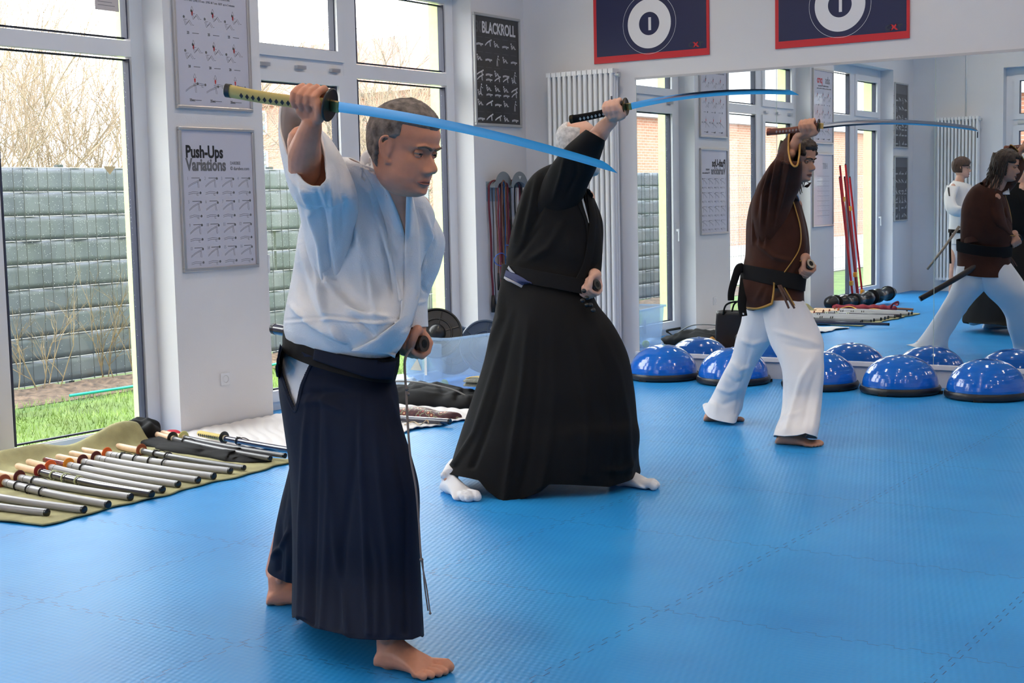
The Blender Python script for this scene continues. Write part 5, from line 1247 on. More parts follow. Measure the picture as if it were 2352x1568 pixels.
# jacket skirt inside the hakama
hk = [((655, 772, 4.64), (912, 818, 4.45), .145, 2.3, (790, 832, 4.34)), ((640, 826, 4.64), (903, 850, 4.45), .16, 2.3), ((640, 895, 4.64), (914, 905, 4.43), .175, 2.3), ((650, 965, 4.64), (920, 976, 4.40), .19, 2.3), ((664, 1063, 4.66), (942, 1050, 4.36), .20, 2.3),
      ((669, 1150, 4.68), (959, 1124, 4.34), .205, 2.3), ((671, 1250, 4.70), (959, 1230, 4.36), .21, 2.4), ((671, 1340, 4.72), (964, 1345, 4.38), .215, 2.4), ((671, 1408, 4.74), (972, 1455, 4.40), .22, 2.5, (812, 1472, 4.26))]
VSK = loft(hk[:5], 60, 120, out=-.016); garment('jacket_skirt', VSK, gi, P1, solid=.003)
VH = loft(hk, 240, 300)
VH = nfold(VH, .007, 5, 3, st=(1, 1, .22))
pl = [([(715, 850), (700, 1000), (692, 1200), (690, 1430)], 7, .014, 1), ([(735, 860), (728, 1050), (722, 1250), (716, 1440)], 6, -.012, 1), ([(830, 860), (826, 1000), (838, 1200), (848, 1465)], 7, .012, 1), ([(832, 870), (815, 1050), (790, 1250), (775, 1450)], 9, -.010, 1),
      ([(850, 880), (868, 1050), (890, 1250), (900, 1468)], 9, .010, 1), ([(870, 880), (900, 1000), (930, 1150), (930, 1460)], 9, -.012, 1), ([(690, 925), (740, 920), (800, 950)], 9, .009), ([(690, 905), (760, 900), (820, 905)], 9, -.008),
      ([(760, 1100), (770, 1250), (800, 1460)], 8, .010, 1), ([(745, 900), (755, 1100), (748, 1300), (740, 1450)], 7, .009, 1), ([(890, 900), (922, 1000), (950, 1080)], 8, .010), ([(840, 1150), (870, 1300), (868, 1465)], 8, .009, 1), ([(700, 1100), (705, 1300), (703, 1430)], 5, .008, 1)]
VH = crease(VH, pl); VH = hemfit(VH, [(665, 1408), (709, 1434), (721, 1442), (783, 1455), (801, 1465), (858, 1469), (948, 1468), (975, 1457)])
slit = [(650, 797), (722, 822), (706, 850), (691, 885), (682, 925), (676, 938), (661, 905), (648, 862), (643, 828)]
garment('hakama', VH, navy, P1, cut=[slit], solid=.003)
strip('slit_hem', navy, P1, bvh_of(VH), [(719, 818), (704, 850), (689, 885), (680, 925), (674, 941), (659, 907), (646, 864), (641, 828), (648, 796)], [(726, 824), (710, 852), (696, 887), (686, 928), (675, 948), (654, 912), (640, 868), (636, 829), (643, 790)], 4.45, .004, .006, n=80, k=4, bulge=0)
kr = [((672, 920, 4.72), (860, 920, 4.62), .10), ((668, 1040, 4.78), (850, 1050, 4.66), .13), ((645, 1150, 4.86), (830, 1170, 4.7), .15), ((635, 1205, 4.92), (820, 1240, 4.74), .16), ((626, 1262, 4.98), (810, 1290, 4.78), .16), ((617, 1302, 5.04), (790, 1335, 4.82), .15, 2.3, (690, 1344, 4.86))]
VK = loft(kr, 110, 150); VK = nfold(VK, .008, 5, 8, st=(1, 1, .3)); VK = crease(VK, [([(660, 1110), (645, 1200), (640, 1310)], 6, -.012, 1), ([(617, 1285), (650, 1250), (668, 1215)], 6, .016), ([(665, 1180), (660, 1330)], 5, .01, 1)])
garment('hakama_rear_leg', VK, navy, P1, solid=.003)
# belts
bw1 = [((654, 760, 4.64), (913, 806, 4.44), .15, 2.3, (790, 813, 4.325)), ((652, 782, 4.64), (912, 832, 4.44), .15, 2.3, (788, 836, 4.322)), ((652, 800, 4.64), (905, 866, 4.44), .15, 2.3, (780, 858, 4.318))]
VB = loft(bw1, 24, 160, out=.006); VB = nfold(VB, .002, 14, 2); garment('belt', VB, blackb, P1, solid=.005)
bvB = bvh_of(VB)
strip('front_band', navy, P1, bvB, [(722, 800), (800, 818), (860, 826), (912, 820)], [(718, 826), (790, 850), (850, 868), (903, 872)], 4.33, .008, .006, n=40)
strip('front_band', navy, P1, bvh_of(VH), [(690, 800), (722, 812), (760, 826)], [(700, 822), (722, 836), (752, 850)], 4.33, .02, .005, n=20)
inner_shell(body, VU, .86, 0, 200, .01); C, r = inner(body, VS, .5, .05, 60); limb(body, [C[-1], el], [.045, .045]); C2, r = inner(body, VL, .6, .05); limb(body, [C2[-1], wl_], [.032, .030]); limb(body, [at(850, 520, 4.42), C[0]], [.08, .05]); limb(body, [at(900, 520, 4.44), C2[8]], [.08, .05])
inner_shell(body, VSK, .7, 0, 40); C, r = inner(body, VH, .4, .08, 40, 200); limb(body, [C[-1], at(890, 1290, 4.45)], [.055, .055]); C, r = inner(body, VK, .45, .07, 5, 80); limb(body, [C[-1], at(665, 1230, 4.98)], [.055, .05]); limb(body, [C[0], at(775, 850, 4.55)], [.07, .09]); limb(body, [at(905, 580, 4.44), at(915, 500, 4.34)], [.06, .05])
b1 = body.build('body', skin1, P1, smooth=True, remesh=.0034, sm=3)
# sword and scabbard
katana(at(522, 208, 3.99), at(757, 241, 3.885), at(1419, 389, 3.66), 'long sword with yellow wrapped grip and black guard, held by the man in white', wrapy, wrapd, blg, math.radians(36), sori=.020, gr=.046)
S1 = saya(km, ke, mat('dark_navy_scabbard', (.02, .02, .05), .15, coat=1), 'glossy dark scabbard tucked in the belt of the man in white', r=.0165, sag=-.01, mouthm=mat('dark_horn_ring', (.05, .03, .02), .25))
cordm = mat('grey_brown_cord', (.16, .13, .12), .6)
mb = MP(); c1 = [at(*q) for q in ((945, 800, 4.36), (930, 828, 4.33), (933, 900, 4.30), (937, 980, 4.24), (943, 1050, 4.22), (955, 1120, 4.20), (962, 1200, 4.19), (968, 1285, 4.17), (980, 1350, 4.17), (988, 1408, 4.17))]
P = catm(np.array(c1), 70); mb.tube([tuple(p) for p in P], [.0050-.0028*k/70 for k in range(70)], 8, flat=.7); mb.build('hanging_cord', cordm, S1, smooth=True)
mb = MP(); P = catm(np.array([c1[7]+[.004, 0, 0], at(975, 1345, 4.175), at(983, 1402, 4.18)]), 20); mb.tube([tuple(p) for p in P], .0022, 7); mb.build('hanging_cord', cordm, S1, smooth=True)
for q, r_ in ((c1[7], .006), (at(934, 893, 4.30), .006), (at(937, 905, 4.297), .006), (c1[9], .004)): mb = MP(); mb.ell(q, r_, nu=12, nv=8); mb.build('knot', cordm, S1, smooth=True)
# ================================================================== MAN IN BLACK
blk = mat('black_cotton_jacket', (.0065, .0065, .007), .85, spec=.2, bump=.35, bscale=80)
P2 = thing('person', 'man in black jacket and wide black hakama with white split-toe socks', 'person', (2.95, 5.8, 0))
body = MP(); hd2 = at(1328, 336, 6.86); yaw = math.radians(22); pt = math.radians(8)
f2 = np.array([math.cos(yaw)*math.cos(pt), math.sin(yaw)*math.cos(pt), -math.sin(pt)]); R2_ = frame(f2, (.05, 0, 1)); S2 = 1.02
o2 = dict(skin=skin2, brow=mat('white_brow', (.5, .48, .46), .8), lip=mat('lip_tone', (.30, .10, .075), .45))
V2 = head_parts(body, hd2, R2_, S2, o2)
nk = at(1306, 430, 6.93); limb(body, [hd2+S2*(R2_@np.array([-.02, 0, -.06])), (hd2+nk)/2-[0, 0, .02], nk], [.058, .058, .07])
wr2 = at(1403, 279, 6.60); el2 = at(1358, 327, 6.68); sh2 = at(1290, 395, 6.78)
limb(body, [wr2, at(1388, 292, 6.61), at(1374, 311, 6.64), el2], [.031, .037, .044, .042])
g2 = at(1437, 245, 6.52); p2_ = at(1312, 274, 6.60); Hd2 = nrmz(g2-p2_); O2 = g2-Hd2*.026
fist(body, O2, Hd2, UP, wr2+[0, 0, .008], sc=1.05, near=1 if np.cross(Hd2, UP)@(CAM-O2) > 0 else -1)
wl2 = at(1368, 632, 6.80); km2 = at(1371, 654, 6.76); ke2 = np.array([2.46, 6.02, .74]); H2 = nrmz(km2-ke2)
fist(body, km2-H2*.02, H2, -UP+.3*RT, wl2, sc=1.03, rh=.019, near=1 if np.cross(H2, -UP)@(CAM-km2) > 0 else -1)
h2a, t2a = hit(1024, 1128, 2, 0), hit(1092, 1142, 2, 0); h2b, t2b = hit(1408, 1112, 2, 0), hit(1517, 1124, 2, 0)
d_ = nrmz(t2a-h2a); t2a = h2a+d_*.25+np.array([0.03, -.10, 0])
an1 = at(1048, 1072, 7.12); an2 = at(1432, 1072, 6.98)
foot(body, h2a, t2a, 1, an1, sc=.92, toes=False); foot(body, h2b, t2b, -1, an2, sc=.92, toes=False)
head_extras(P2, hd2, R2_, S2, o2)
whiteh = mat('white_hair', (.62, .60, .58), .8, var=.25, vscale=60, bump=.6, bscale=160)
def hm2(x, y, z):
    if z > .085 and x > -.055: return -.3
    if x > .0: return (.012-x)/.012 if z > -.01 else -.3
    return min((z+.055)/.016, (.100-z)/.02+(.0 if x > -.06 else 1), (.02-x)/.02)
hair_cap(P2, hd2, R2_, S2, o2, V2, hm2, .006, whiteh, nz=.0015, fq=110)
def bm2(x, y, z):
    if x < .012: return -.3
    if z > -.048: return -.3
    if abs(z+.0715) < .008 and y < .022: return -.3
    return min((-.048-z)/.012, (x-.012)/.02)
hair_cap(P2, hd2, R2_, S2, o2, V2, bm2, .024, mat('white_beard', (.55, .53, .50), .85, var=.3, vscale=60), name='beard', nz=.007, fq=60, seed=4)
sockm = mat('white_sock_cotton', (.74, .74, .76), .85, bump=.3, bscale=200)
for h_, t__, sd, an_, nm in ((h2a, t2a, 1, an1, 0), (h2b, t2b, -1, an2, 1)):
    mb = MP(); foot(mb, h_-nrmz(t__-h_)*.010, t__+nrmz(t__-h_)*.010, sd, an_, sc=1.16, tabi=True, grow=.003); mb.build('split_toe_sock', sockm, P2, smooth=True, remesh=.0045, sm=3)
# jacket
u2 = [((1160, 625, 7.08), (1368, 668, 6.90), .15), ((1163, 590, 7.08), (1378, 632, 6.92), .16), ((1169, 555, 7.06), (1381, 590, 6.92), .165), ((1178, 510, 7.04), (1380, 540, 6.93), .165), ((1190, 465, 7.02), (1377, 500, 6.94), .16),
      ((1206, 425, 6.99), (1366, 462, 6.94), .145), ((1235, 393, 6.96), (1350, 440, 6.94), .12), ((1268, 378, 6.94), (1335, 425, 6.94), .09)]
VU2 = loft(u2, 150, 180); VU2 = nfold(VU2, .012, 5, 21)
VU2 = crease(VU2, [([(1215, 420), (1195, 500), (1180, 560)], 7, .014), ([(1235, 400), (1222, 470), (1205, 540)], 6, .012), ([(1250, 400), (1240, 480), (1200, 570)], 6, -.014), ([(1210, 600), (1260, 570), (1300, 500)], 9, .012), ([(1240, 470), (1290, 460), (1330, 430)], 9, .012), ([(1180, 600), (1210, 560), (1240, 520)], 6, -.010), ([(1300, 540), (1320, 600)], 9, .010)])
garment('jacket', VU2, blk, P2, cut=[[(1333, 428), (1326, 440), (1348, 505), (1352, 510), (1345, 450)]], solid=.005)
s2 = [((1222, 500, 6.95), (1330, 470, 6.86), .07), ((1235, 450, 6.90), (1345, 440, 6.82), .085), ((1255, 400, 6.85), (1362, 405, 6.76), .10), ((1276, 366, 6.78), (1374, 372, 6.70), .105), ((1303, 336, 6.70), (1382, 346, 6.66), .095), ((1330, 310, 6.64), (1388, 333, 6.62), .075), ((1345, 297, 6.61), (1390, 323, 6.60), .062)]
VS2 = loft(s2, 90, 120); VS2 = nfold(VS2, .008, 7, 23); VS2 = crease(VS2, [([(1300, 350), (1290, 400), (1270, 460)], 5, .010), ([(1320, 345), (1325, 400), (1300, 450)], 5, -.009), ([(1345, 350), (1345, 390)], 5, .007)])
garment('sleeve', VS2, blk, P2, solid=.005)
l2 = [((1325, 440, 7.0), (1362, 455, 6.96), .06), ((1335, 500, 7.0), (1382, 512, 6.95), .07), ((1340, 560, 6.98), (1384, 575, 6.92), .07), ((1342, 600, 6.92), (1380, 608, 6.88), .055), ((1348, 628, 6.86), (1378, 632, 6.84), .045)]
VL2 = nfold(loft(l2, 60, 80), .008, 7, 25); garment('sleeve', VL2, blk, P2, solid=.005)
bv = bvh_of(VU2)
strip('white_undershirt_edge', mat('undershirt', (.5, .5, .5), .8), P2, bv, [(1331, 440), (1340, 475), (1351, 512)], [(1335, 438), (1345, 475), (1354, 512)], 6.85, .004, .004, n=24, k=4)
strip('lapel', blk, P2, bv, [(1322, 430), (1328, 470), (1345, 515), (1350, 600)], [(1332, 428), (1339, 470), (1352, 512), (1362, 600)], 6.85, .005, .007)
strip('lapel', blk, P2, bv, [(1345, 430), (1352, 470), (1354, 512), (1340, 600), (1310, 660)], [(1356, 436), (1366, 475), (1370, 520), (1360, 600), (1335, 665)], 6.85, .012, .007)
# belt with stripes
bb = [((1156, 606, 7.09), (1366, 646, 6.90), .165), ((1152, 640, 7.09), (1366, 680, 6.90), .17)]
VB2 = loft(bb, 16, 140, out=.008); garment('belt', VB2, blackb, P2, solid=.006)
bv = bvh_of(VB2)
strip('blue_belt_stripe', mat('purple_blue_stripe', (.035, .045, .13), .7), P2, bv, [(1162, 620), (1195, 634), (1226, 655)], [(1158, 634), (1190, 650), (1222, 668)], 6.9, .006, .004, n=30)
strip('white_belt_stripe', mat('pale_stripe', (.36, .37, .42), .7), P2, bv, [(1168, 610), (1174, 618), (1182, 626)], [(1165, 616), (1172, 624), (1182, 628)], 6.9, .009, .003, n=16)
strip('white_belt_stripe', mat('pale_stripe', (.36, .37, .42), .7), P2, bv, [(1158, 634), (1190, 650), (1226, 668)], [(1157, 639), (1189, 656), (1222, 673)], 6.9, .009, .003, n=30)
# hakama
k2 = [((1152, 640, 7.08), (1364, 680, 6.92), .16), ((1142, 700, 7.08), (1378, 706, 6.92), .20), ((1128, 765, 7.08), (1412, 750, 6.92), .24), ((1112, 840, 7.08), (1440, 812, 6.92), .27), ((1088, 915, 7.08), (1453, 890, 6.93), .30), ((1062, 985, 7.09), (1460, 960, 6.95), .32), ((1043, 1040, 7.10), (1466, 1010, 6.96), .34), ((1027, 1088, 7.12), (1463, 1090, 6.98), .35, 2.4, (1190, 1148, 6.72))]
VK2 = loft(k2, 190, 260); VK2 = nfold(VK2, .014, 4, 31, st=(1, 1, .25))
VK2 = crease(VK2, [([(1180, 700), (1135, 850), (1090, 1000), (1045, 1090)], 7, .018, 1), ([(1190, 700), (1150, 880), (1110, 1020), (1085, 1100)], 7, -.016, 1), ([(1215, 720), (1200, 880), (1180, 1020), (1160, 1150)], 8, .022, 1), ([(1240, 720), (1230, 900), (1215, 1040), (1190, 1150)], 7, -.016, 1), ([(1270, 720), (1275, 900), (1260, 1040), (1245, 1130)], 8, .016, 1),
     ([(1310, 720), (1340, 880), (1350, 1000), (1345, 1110)], 9, .016, 1), ([(1340, 710), (1390, 850), (1410, 1000), (1405, 1110)], 8, -.014, 1), ([(1360, 720), (1420, 850), (1440, 960), (1445, 1090)], 8, .014, 1), ([(1460, 1062), (1430, 1085), (1380, 1095)], 6, .012), ([(1150, 650), (1150, 730), (1120, 800)], 8, .014)])
VK2 = hemfit(VK2, [(1020, 1085), (1075, 1097), (1100, 1103), (1118, 1126), (1150, 1150), (1182, 1152), (1240, 1130), (1262, 1112), (1310, 1113), (1400, 1118), (1445, 1104), (1466, 1090)])
garment('hakama', VK2, blk, P2, solid=.003)
mb = MP()
for q in ((1345, 668), (1352, 684), (1360, 700), (1366, 712), (1352, 700), (1342, 690)): mb.ell(at(q[0]-4, q[1], 6.74), .013, .010, .011, nu=14, nv=10)
mb.build('cord_knot', mat('glossy_black_cord', (.01, .01, .012), .3), P2, smooth=True)
inner_shell(body, VU2, .84, 0, 130, .01); C, r = inner(body, VS2, .55, .055, 0, 80); limb(body, [C[-1], el2], [.036, .040]); limb(body, [at(1300, 450, 6.95), C[8]], [.07, .05]); C, r = inner(body, VL2, .6, .05); limb(body, [C[-1], wl2], [.032, .030]); limb(body, [at(1310, 450, 6.95), C[3]], [.07, .045]); limb(body, [at(1300, 470, 6.93), nk], [.07, .07])
limb(body, [at(1260, 640, 7.0), at(1265, 730, 7.02)], [.11, .10]); limb(body, [at(1250, 720, 7.03), at(1180, 860, 7.05), at(1120, 990, 7.08), an1], [.08, .065, .05, .04]); limb(body, [at(1285, 720, 7.0), at(1370, 850, 6.98), at(1415, 960, 6.97), an2], [.08, .065, .05, .04])
body.build('body', skin2, P2, smooth=True, remesh=.0048, sm=2)
katana(p2_, g2, at(1835, 213, 6.20), 'long sword with black wrapped grip, held overhead by the man in black', blackb, mat('pale_ray_skin', (.35, .38, .36), .5), mat('dark_bronze_guard', (.05, .035, .015), .3, metal=.7), math.radians(34), sori=.030, bw=.031, gr=.042)
saya(km2, ke2, glossb, 'black scabbard in the belt of the man in black', r=.018, sag=-.02)
# ================================================================== MAN IN BROWN
brn = mat('brown_velvet_jacket', (.045, .0135, .0075), .85, spec=.2, sheen=.08, var=.25, vscale=9, bump=.2, bscale=120); pant = mat('white_cotton_trousers', (.70, .70, .73), .85, bump=.3, bscale=160)
goldm = mat('gold_piping', (.42, .22, .04), .6)
P3 = thing('person', 'man in brown jacket with gold edging and loose white trousers, in front of the mirror', 'person', (3.1, 7.8, 0))
hd3 = at(1834, 368, 8.30); yaw = math.radians(-8); pt = math.radians(9); f3 = np.array([math.cos(yaw)*math.cos(pt), math.sin(yaw)*math.cos(pt), -math.sin(pt)]); R3 = frame(f3, (.04, 0, 1)); S3 = 1.04
o3 = dict(skin=skin3, brow=mat('dark_brown_brow', (.03, .018, .012), .8), lip=mat('lip_dark', (.2, .07, .06), .45)); body = MP(); V3 = head_parts(body, hd3, R3, S3, o3)
nk = at(1800, 450, 8.38); limb(body, [hd3+S3*(R3@np.array([-.02, 0, -.06])), (hd3+nk)/2-[0, 0, .02], nk], [.055, .056, .065])
wr3 = at(1832, 318, 8.12); el3 = at(1800, 372, 8.12); sh3 = at(1775, 445, 8.28)
limb(body, [wr3, at(1825, 334, 8.13), at(1818, 348, 8.16)], [.028, .032, .032])
g3 = at(1880, 289, 8.02); p3_ = at(1764, 303, 8.12); Hd3 = nrmz(g3-p3_); O3 = g3-Hd3*.028
fist(body, O3, Hd3, UP, wr3+[0, 0, .006], sc=1.08, near=1 if np.cross(Hd3, UP)@(CAM-O3) > 0 else -1)
km3 = at(1862, 606, 8.24); ke3 = np.array([2.77, 8.30, .50]); H3 = nrmz(km3-ke3); wl3 = at(1850, 592, 8.28)
fist(body, km3-H3*.03, H3, -UP+.3*RT, wl3-[0, 0, .012], sc=1.05, rh=.019, near=1 if np.cross(H3, -UP)@(CAM-km3) > 0 else -1)
h3a = hit(1616, 967, 2, 0); t3a = hit(1727, 966, 2, 0); h3b = hit(1782, 1019, 2, 0); t3b = hit(1891, 1026, 2, 0)
an3 = at(1642, 930, 8.99); an4 = at(1816, 985, 8.12)
foot(body, h3a, h3a+nrmz(t3a-h3a)*.26, -1, an3, sc=1.0); foot(body, h3b, h3b+nrmz(t3b-h3b)*.275, 1, an4, sc=1.02)
head_extras(P3, hd3, R3, S3, o3)
hair3 = mat('dark_brown_wavy_hair', (.035, .018, .011), .55, var=.4, vscale=60, bump=.7, bscale=140)
def hm3(x, y, z):
    if x > .02: return (z-.064)/.012 if y < .05 else (z-.03)/.012
    return (z+.075)/.015
hair_cap(P3, hd3, R3, S3, o3, V3, hm3, .018, hair3, nz=.006, fq=55)
rng = np.random.RandomState(5); mb = MP()
for k in range(110):
    a = rng.uniform(math.radians(75), math.radians(285)); z0 = rng.uniform(-.02, .10); p = np.array([-.012+.1*math.cos(a), .082*math.sin(a), z0]); ln_ = rng.uniform(.10, .24); pts = []
    for i in range(9):
        f = i/8; q = p+np.array([-.02*f+.008*math.sin(f*9+k)*f, (.012*np.sign(p[1]))*f+.008*math.cos(f*8+k)*f, -ln_*f]); pts.append(tuple(hd3+S3*(R3@q)))
    mb.tube(pts, list(np.linspace(.0085, .002, 9)), 6)
for k in range(10):   # stray curls round the face
    a = rng.uniform(-.6, .6); q0 = np.array([.085, .05*a, .07+rng.uniform(-.01, .02)]); pts = [tuple(hd3+S3*(R3@(q0+np.array([.012*math.sin(f*4), .01*math.cos(f*5+k), .014*f])))) for f in np.linspace(0, 1, 6)]; mb.tube(pts, .0022, 5)
mb.build('long_hair', hair3, P3, smooth=True)
mb = MP(); V_ = []
for k in range(5):
    q0 = np.array([.078, -.008+.004*k, -.112]); pts = [tuple(hd3+S3*(R3@(q0+np.array([.02*math.sin(f*3+k*.5), .006*math.cos(f*5+k), -.03*f])))) for f in np.linspace(0, 1, 6)]; mb.tube(pts, .0022, 5)
mb.build('goatee', hair3, P3, smooth=True)
# jacket
u3 = [((1706, 655, 8.55), (1850, 668, 8.38), .13), ((1708, 610, 8.55), (1852, 628, 8.38), .14), ((1712, 585, 8.55), (1858, 600, 8.38), .15), ((1714, 550, 8.54), (1858, 565, 8.39), .155), ((1716, 505, 8.52), (1850, 525, 8.40), .155), ((1724, 465, 8.48), (1842, 480, 8.41), .14), ((1742, 435, 8.45), (1832, 455, 8.41), .12), ((1765, 420, 8.42), (1822, 442, 8.41), .09)]
VU3 = nfold(loft(u3, 120, 150), .010, 6, 41)
fz = [([(1775, 400), (1765, 480), (1760, 570)], 5, .014), ([(1760, 420), (1750, 500), (1745, 560)], 5, .012), ([(1785, 400), (1785, 480), (1777, 515)], 5, -.014), ([(1745, 440), (1735, 500), (1730, 560)], 5, .012), ([(1795, 410), (1780, 480), (1777, 514)], 5, .012), ([(1777, 515), (1800, 460), (1825, 430)], 6, .012), ([(1755, 480), (1775, 512)], 4, .009), ([(1740, 560), (1780, 590), (1820, 600)], 7, .009)]
fz = [(a, b_*.8, c_*1.9) for a, b_, c_ in fz]; VU3 = crease(VU3, fz); garment('jacket', VU3, brn, P3, solid=.005)
s3_ = [((1734, 620, 8.58), (1800, 610, 8.52), .10), ((1728, 550, 8.50), (1808, 540, 8.42), .135), ((1726, 480, 8.42), (1822, 470, 8.33), .125), ((1738, 430, 8.36), (1838, 430, 8.24), .115), ((1756, 398, 8.28), (1842, 400, 8.18), .12), ((1776, 370, 8.22), (1842, 376, 8.12), .115), ((1795, 345, 8.16), (1840, 362, 8.08), .10, 2.2, (1821, 381, 8.02)), ((1811, 326, 8.13), (1838, 350, 8.06), .09, 2.2, (1822, 380, 8.0))]
VS3 = nfold(loft(s3_, 100, 130), .007, 8, 43); VS3 = crease(VS3, [([(1790, 350), (1775, 420), (1765, 520)], 3.5, .018), ([(1775, 372), (1755, 440), (1748, 520)], 3.5, .018), ([(1800, 355), (1790, 420), (1778, 520)], 3.5, -.018), ([(1812, 380), (1800, 440), (1780, 515)], 3.5, .016), ([(1765, 385), (1742, 450), (1738, 500)], 3.5, -.014), ([(1783, 360), (1765, 430), (1757, 520)], 3, -.014)])
garment('sleeve', VS3, brn, P3, solid=.006)
mb = MP(); rim = VS3[-1]; rim = np.vstack([rim, rim[:3]]); mb.tube([tuple(p) for p in rim], .0055, 7); mb.build('gold_cuff_piping', goldm, P3, smooth=True)
l3 = [((1806, 460, 8.44), (1842, 470, 8.42), .06), ((1815, 510, 8.46), (1855, 525, 8.44), .075), ((1822, 550, 8.44), (1860, 562, 8.42), .075), ((1825, 580, 8.38), (1861, 588, 8.36), .06), ((1828, 598, 8.33), (1862, 598, 8.32), .05)]
VL3 = nfold(loft(l3, 60, 80), .008, 7, 45); garment('sleeve', VL3, brn, P3, solid=.005)
mb = MP(); rim = VL3[-1]; rim = np.vstack([rim, rim[:3]]); mb.tube([tuple(p) for p in rim], .0045, 7); mb.build('gold_cuff_piping', goldm, P3, smooth=True)
bv = bvh_of(VU3, VL3)
strip('lapel', brn, P3, bv, [(1815, 440), (1828, 480), (1840, 530), (1835, 575), (1802, 625)], [(1824, 438), (1838, 478), (1852, 530), (1850, 580), (1822, 630)], 8.28, .006, .007)
strip('gold_lapel_piping', goldm, P3, bv, [(1813, 440), (1826, 480), (1838, 530), (1833, 575), (1800, 625)], [(1816, 440), (1829, 480), (1841, 530), (1836, 575), (1803, 626)], 8.28, .014, .004, k=3)
strip('white_undershirt', pant, P3, bv, [(1822, 432), (1828, 446), (1834, 462)], [(1830, 434), (1835, 448), (1836, 462)], 8.28, .006, .003, n=14, k=4)
bb = [((1704, 606, 8.57), (1850, 632, 8.38), .15), ((1703, 640, 8.57), (1846, 668, 8.38), .152)]
VB3 = loft(bb, 16, 120, out=.010); VB3 = nfold(VB3, .003, 10, 2); garment('belt', blk and VB3, blackb, P3, solid=.006)
# jacket skirt flaps below the belt
j3 = [((1704, 640, 8.57), (1842, 665, 8.40), .150), ((1703, 670, 8.57), (1842, 690, 8.40), .155), ((1709, 697, 8.58), (1846, 712, 8.40), .16), ((1718, 712, 8.58), (1850, 730, 8.40), .162)]
VJ = nfold(loft(j3, 50, 160, out=.012), .008, 8, 47); VJ = crease(VJ, [([(1755, 655), (1735, 690)], 5, .008), ([(1765, 660), (1755, 700)], 4, .008)])
gap = [(1776, 640), (1770, 700), (1700, 722), (1705, 760), (1880, 760), (1842, 735), (1800, 660)]
garment('jacket_skirt', VJ, brn, P3, cut=[gap], solid=.004)
bv = bvh_of(VJ)
strip('gold_hem_piping', goldm, P3, bv, [(1714, 705), (1740, 706), (1768, 696), (1771, 692), (1775, 668), (1776, 648)], [(1716, 710), (1742, 711), (1770, 702), (1776, 694), (1779, 670), (1780, 650)], 8.3, .006, .004, n=50, k=4)
strip('gold_hem_piping', goldm, P3, bv, [(1800, 660), (1820, 695), (1842, 733)], [(1803, 659), (1823, 694), (1845, 732)], 8.3, .006, .004, n=30, k=4)
def drape(m, name, pts, wd, parent, flat=.25, taper=True):
    mb = MP(); P = catm(np.array([at(*q) for q in pts]), 36); mb.tube([tuple(p) for p in P], [wd*(1-.25*k/36) for k in range(36)], 10, flat=flat, up=tuple(FW)); return mb.build(name, m, parent, smooth=True)
drape(blackb, 'belt_end', [(1706, 615, 8.50), (1696, 618, 8.48), (1688, 640, 8.47), (1680, 670, 8.47), (1679, 690, 8.47)], .030, P3, flat=.45)
drape(blackb, 'belt_end', [(1712, 640, 8.50), (1707, 670, 8.46), (1704, 700, 8.45), (1708, 726, 8.45)], .030, P3, flat=.35)
strip('white_tag', pant, P3, bvh_of(VJ), [(1706, 718), (1709, 719)], [(1706, 722), (1709, 723)], 8.40, .05, .002, n=4, k=3)
for dx in (0, 13): drape(mat('brown_tie', (.06, .025, .018), .7), 'jacket_tie', [(1788+dx*.3, 655, 8.26), (1800+dx*.6, 680, 8.22), (1812+dx, 708, 8.20)], .008, P3, flat=.5)
# trousers
t3f = [((1740, 690, 8.52), (1845, 690, 8.38), .14), ((1752, 740, 8.50), (1870, 738, 8.34), .15), ((1772, 790, 8.42), (1892, 785, 8.28), .14), ((1790, 830, 8.34), (1894, 830, 8.22), .125), ((1799, 870, 8.28), (1893, 870, 8.18), .115), ((1798, 915, 8.25), (1889, 915, 8.15), .105), ((1791, 955, 8.18), (1886, 955, 8.08), .12, 2.8), ((1780, 985, 8.12), (1881, 985, 8.02), .135, 3.2), ((1776, 1003, 8.10), (1877, 1008, 8.00), .14, 3.4)]
VT = nfold(loft(t3f, 150, 150), .008, 7, 51)
VT = crease(VT, [([(1780, 760), (1830, 775), (1880, 790)], 6, .010), ([(1800, 790), (1850, 800), (1885, 800)], 6, -.009), ([(1870, 820), (1840, 870), (1815, 960), (1800, 1000)], 7, .013), ([(1880, 840), (1860, 900), (1840, 990)], 7, -.010), ([(1885, 860), (1875, 930), (1865, 1000)], 6, .010), ([(1805, 880), (1800, 940), (1785, 985)], 5, -.008), ([(1785, 950), (1810, 960), (1850, 940)], 5, .006)])
VT = hemfit(VT, [(1776, 998), (1800, 1001), (1830, 999), (1850, 993), (1878, 1003)], 9)
garment('trouser_leg', VT, pant, P3, solid=.004)
t3r = [((1710, 690, 8.60), (1800, 690, 8.50), .13), ((1704, 740, 8.64), (1800, 745, 8.52), .14), ((1690, 785, 8.70), (1772, 785, 8.58), .13), ((1678, 825, 8.78), (1740, 830, 8.66), .115), ((1656, 865, 8.84), (1722, 875, 8.74), .105), ((1637, 905, 8.92), (1708, 915, 8.82), .10), ((1626, 925, 8.95), (1702, 940, 8.86), .12, 3), ((1617, 941, 8.97), (1690, 956, 8.87), .15, 3.5, (1660, 968, 8.76))]
VR = nfold(loft(t3r, 140, 140), .009, 7, 53)
VR = crease(VR, [([(1735, 740), (1715, 830), (1700, 900), (1690, 950)], 4, -.006, 1), ([(1680, 830), (1700, 850), (1730, 840)], 6, .011), ([(1662, 860), (1690, 880), (1715, 870)], 6, -.009), ([(1645, 890), (1675, 900), (1705, 890)], 6, .011), ([(1630, 915), (1660, 930), (1700, 915)], 6, -.008), ([(1700, 780), (1730, 790), (1765, 780)], 6, .010)])
garment('trouser_leg', VR, pant, P3, solid=.004)
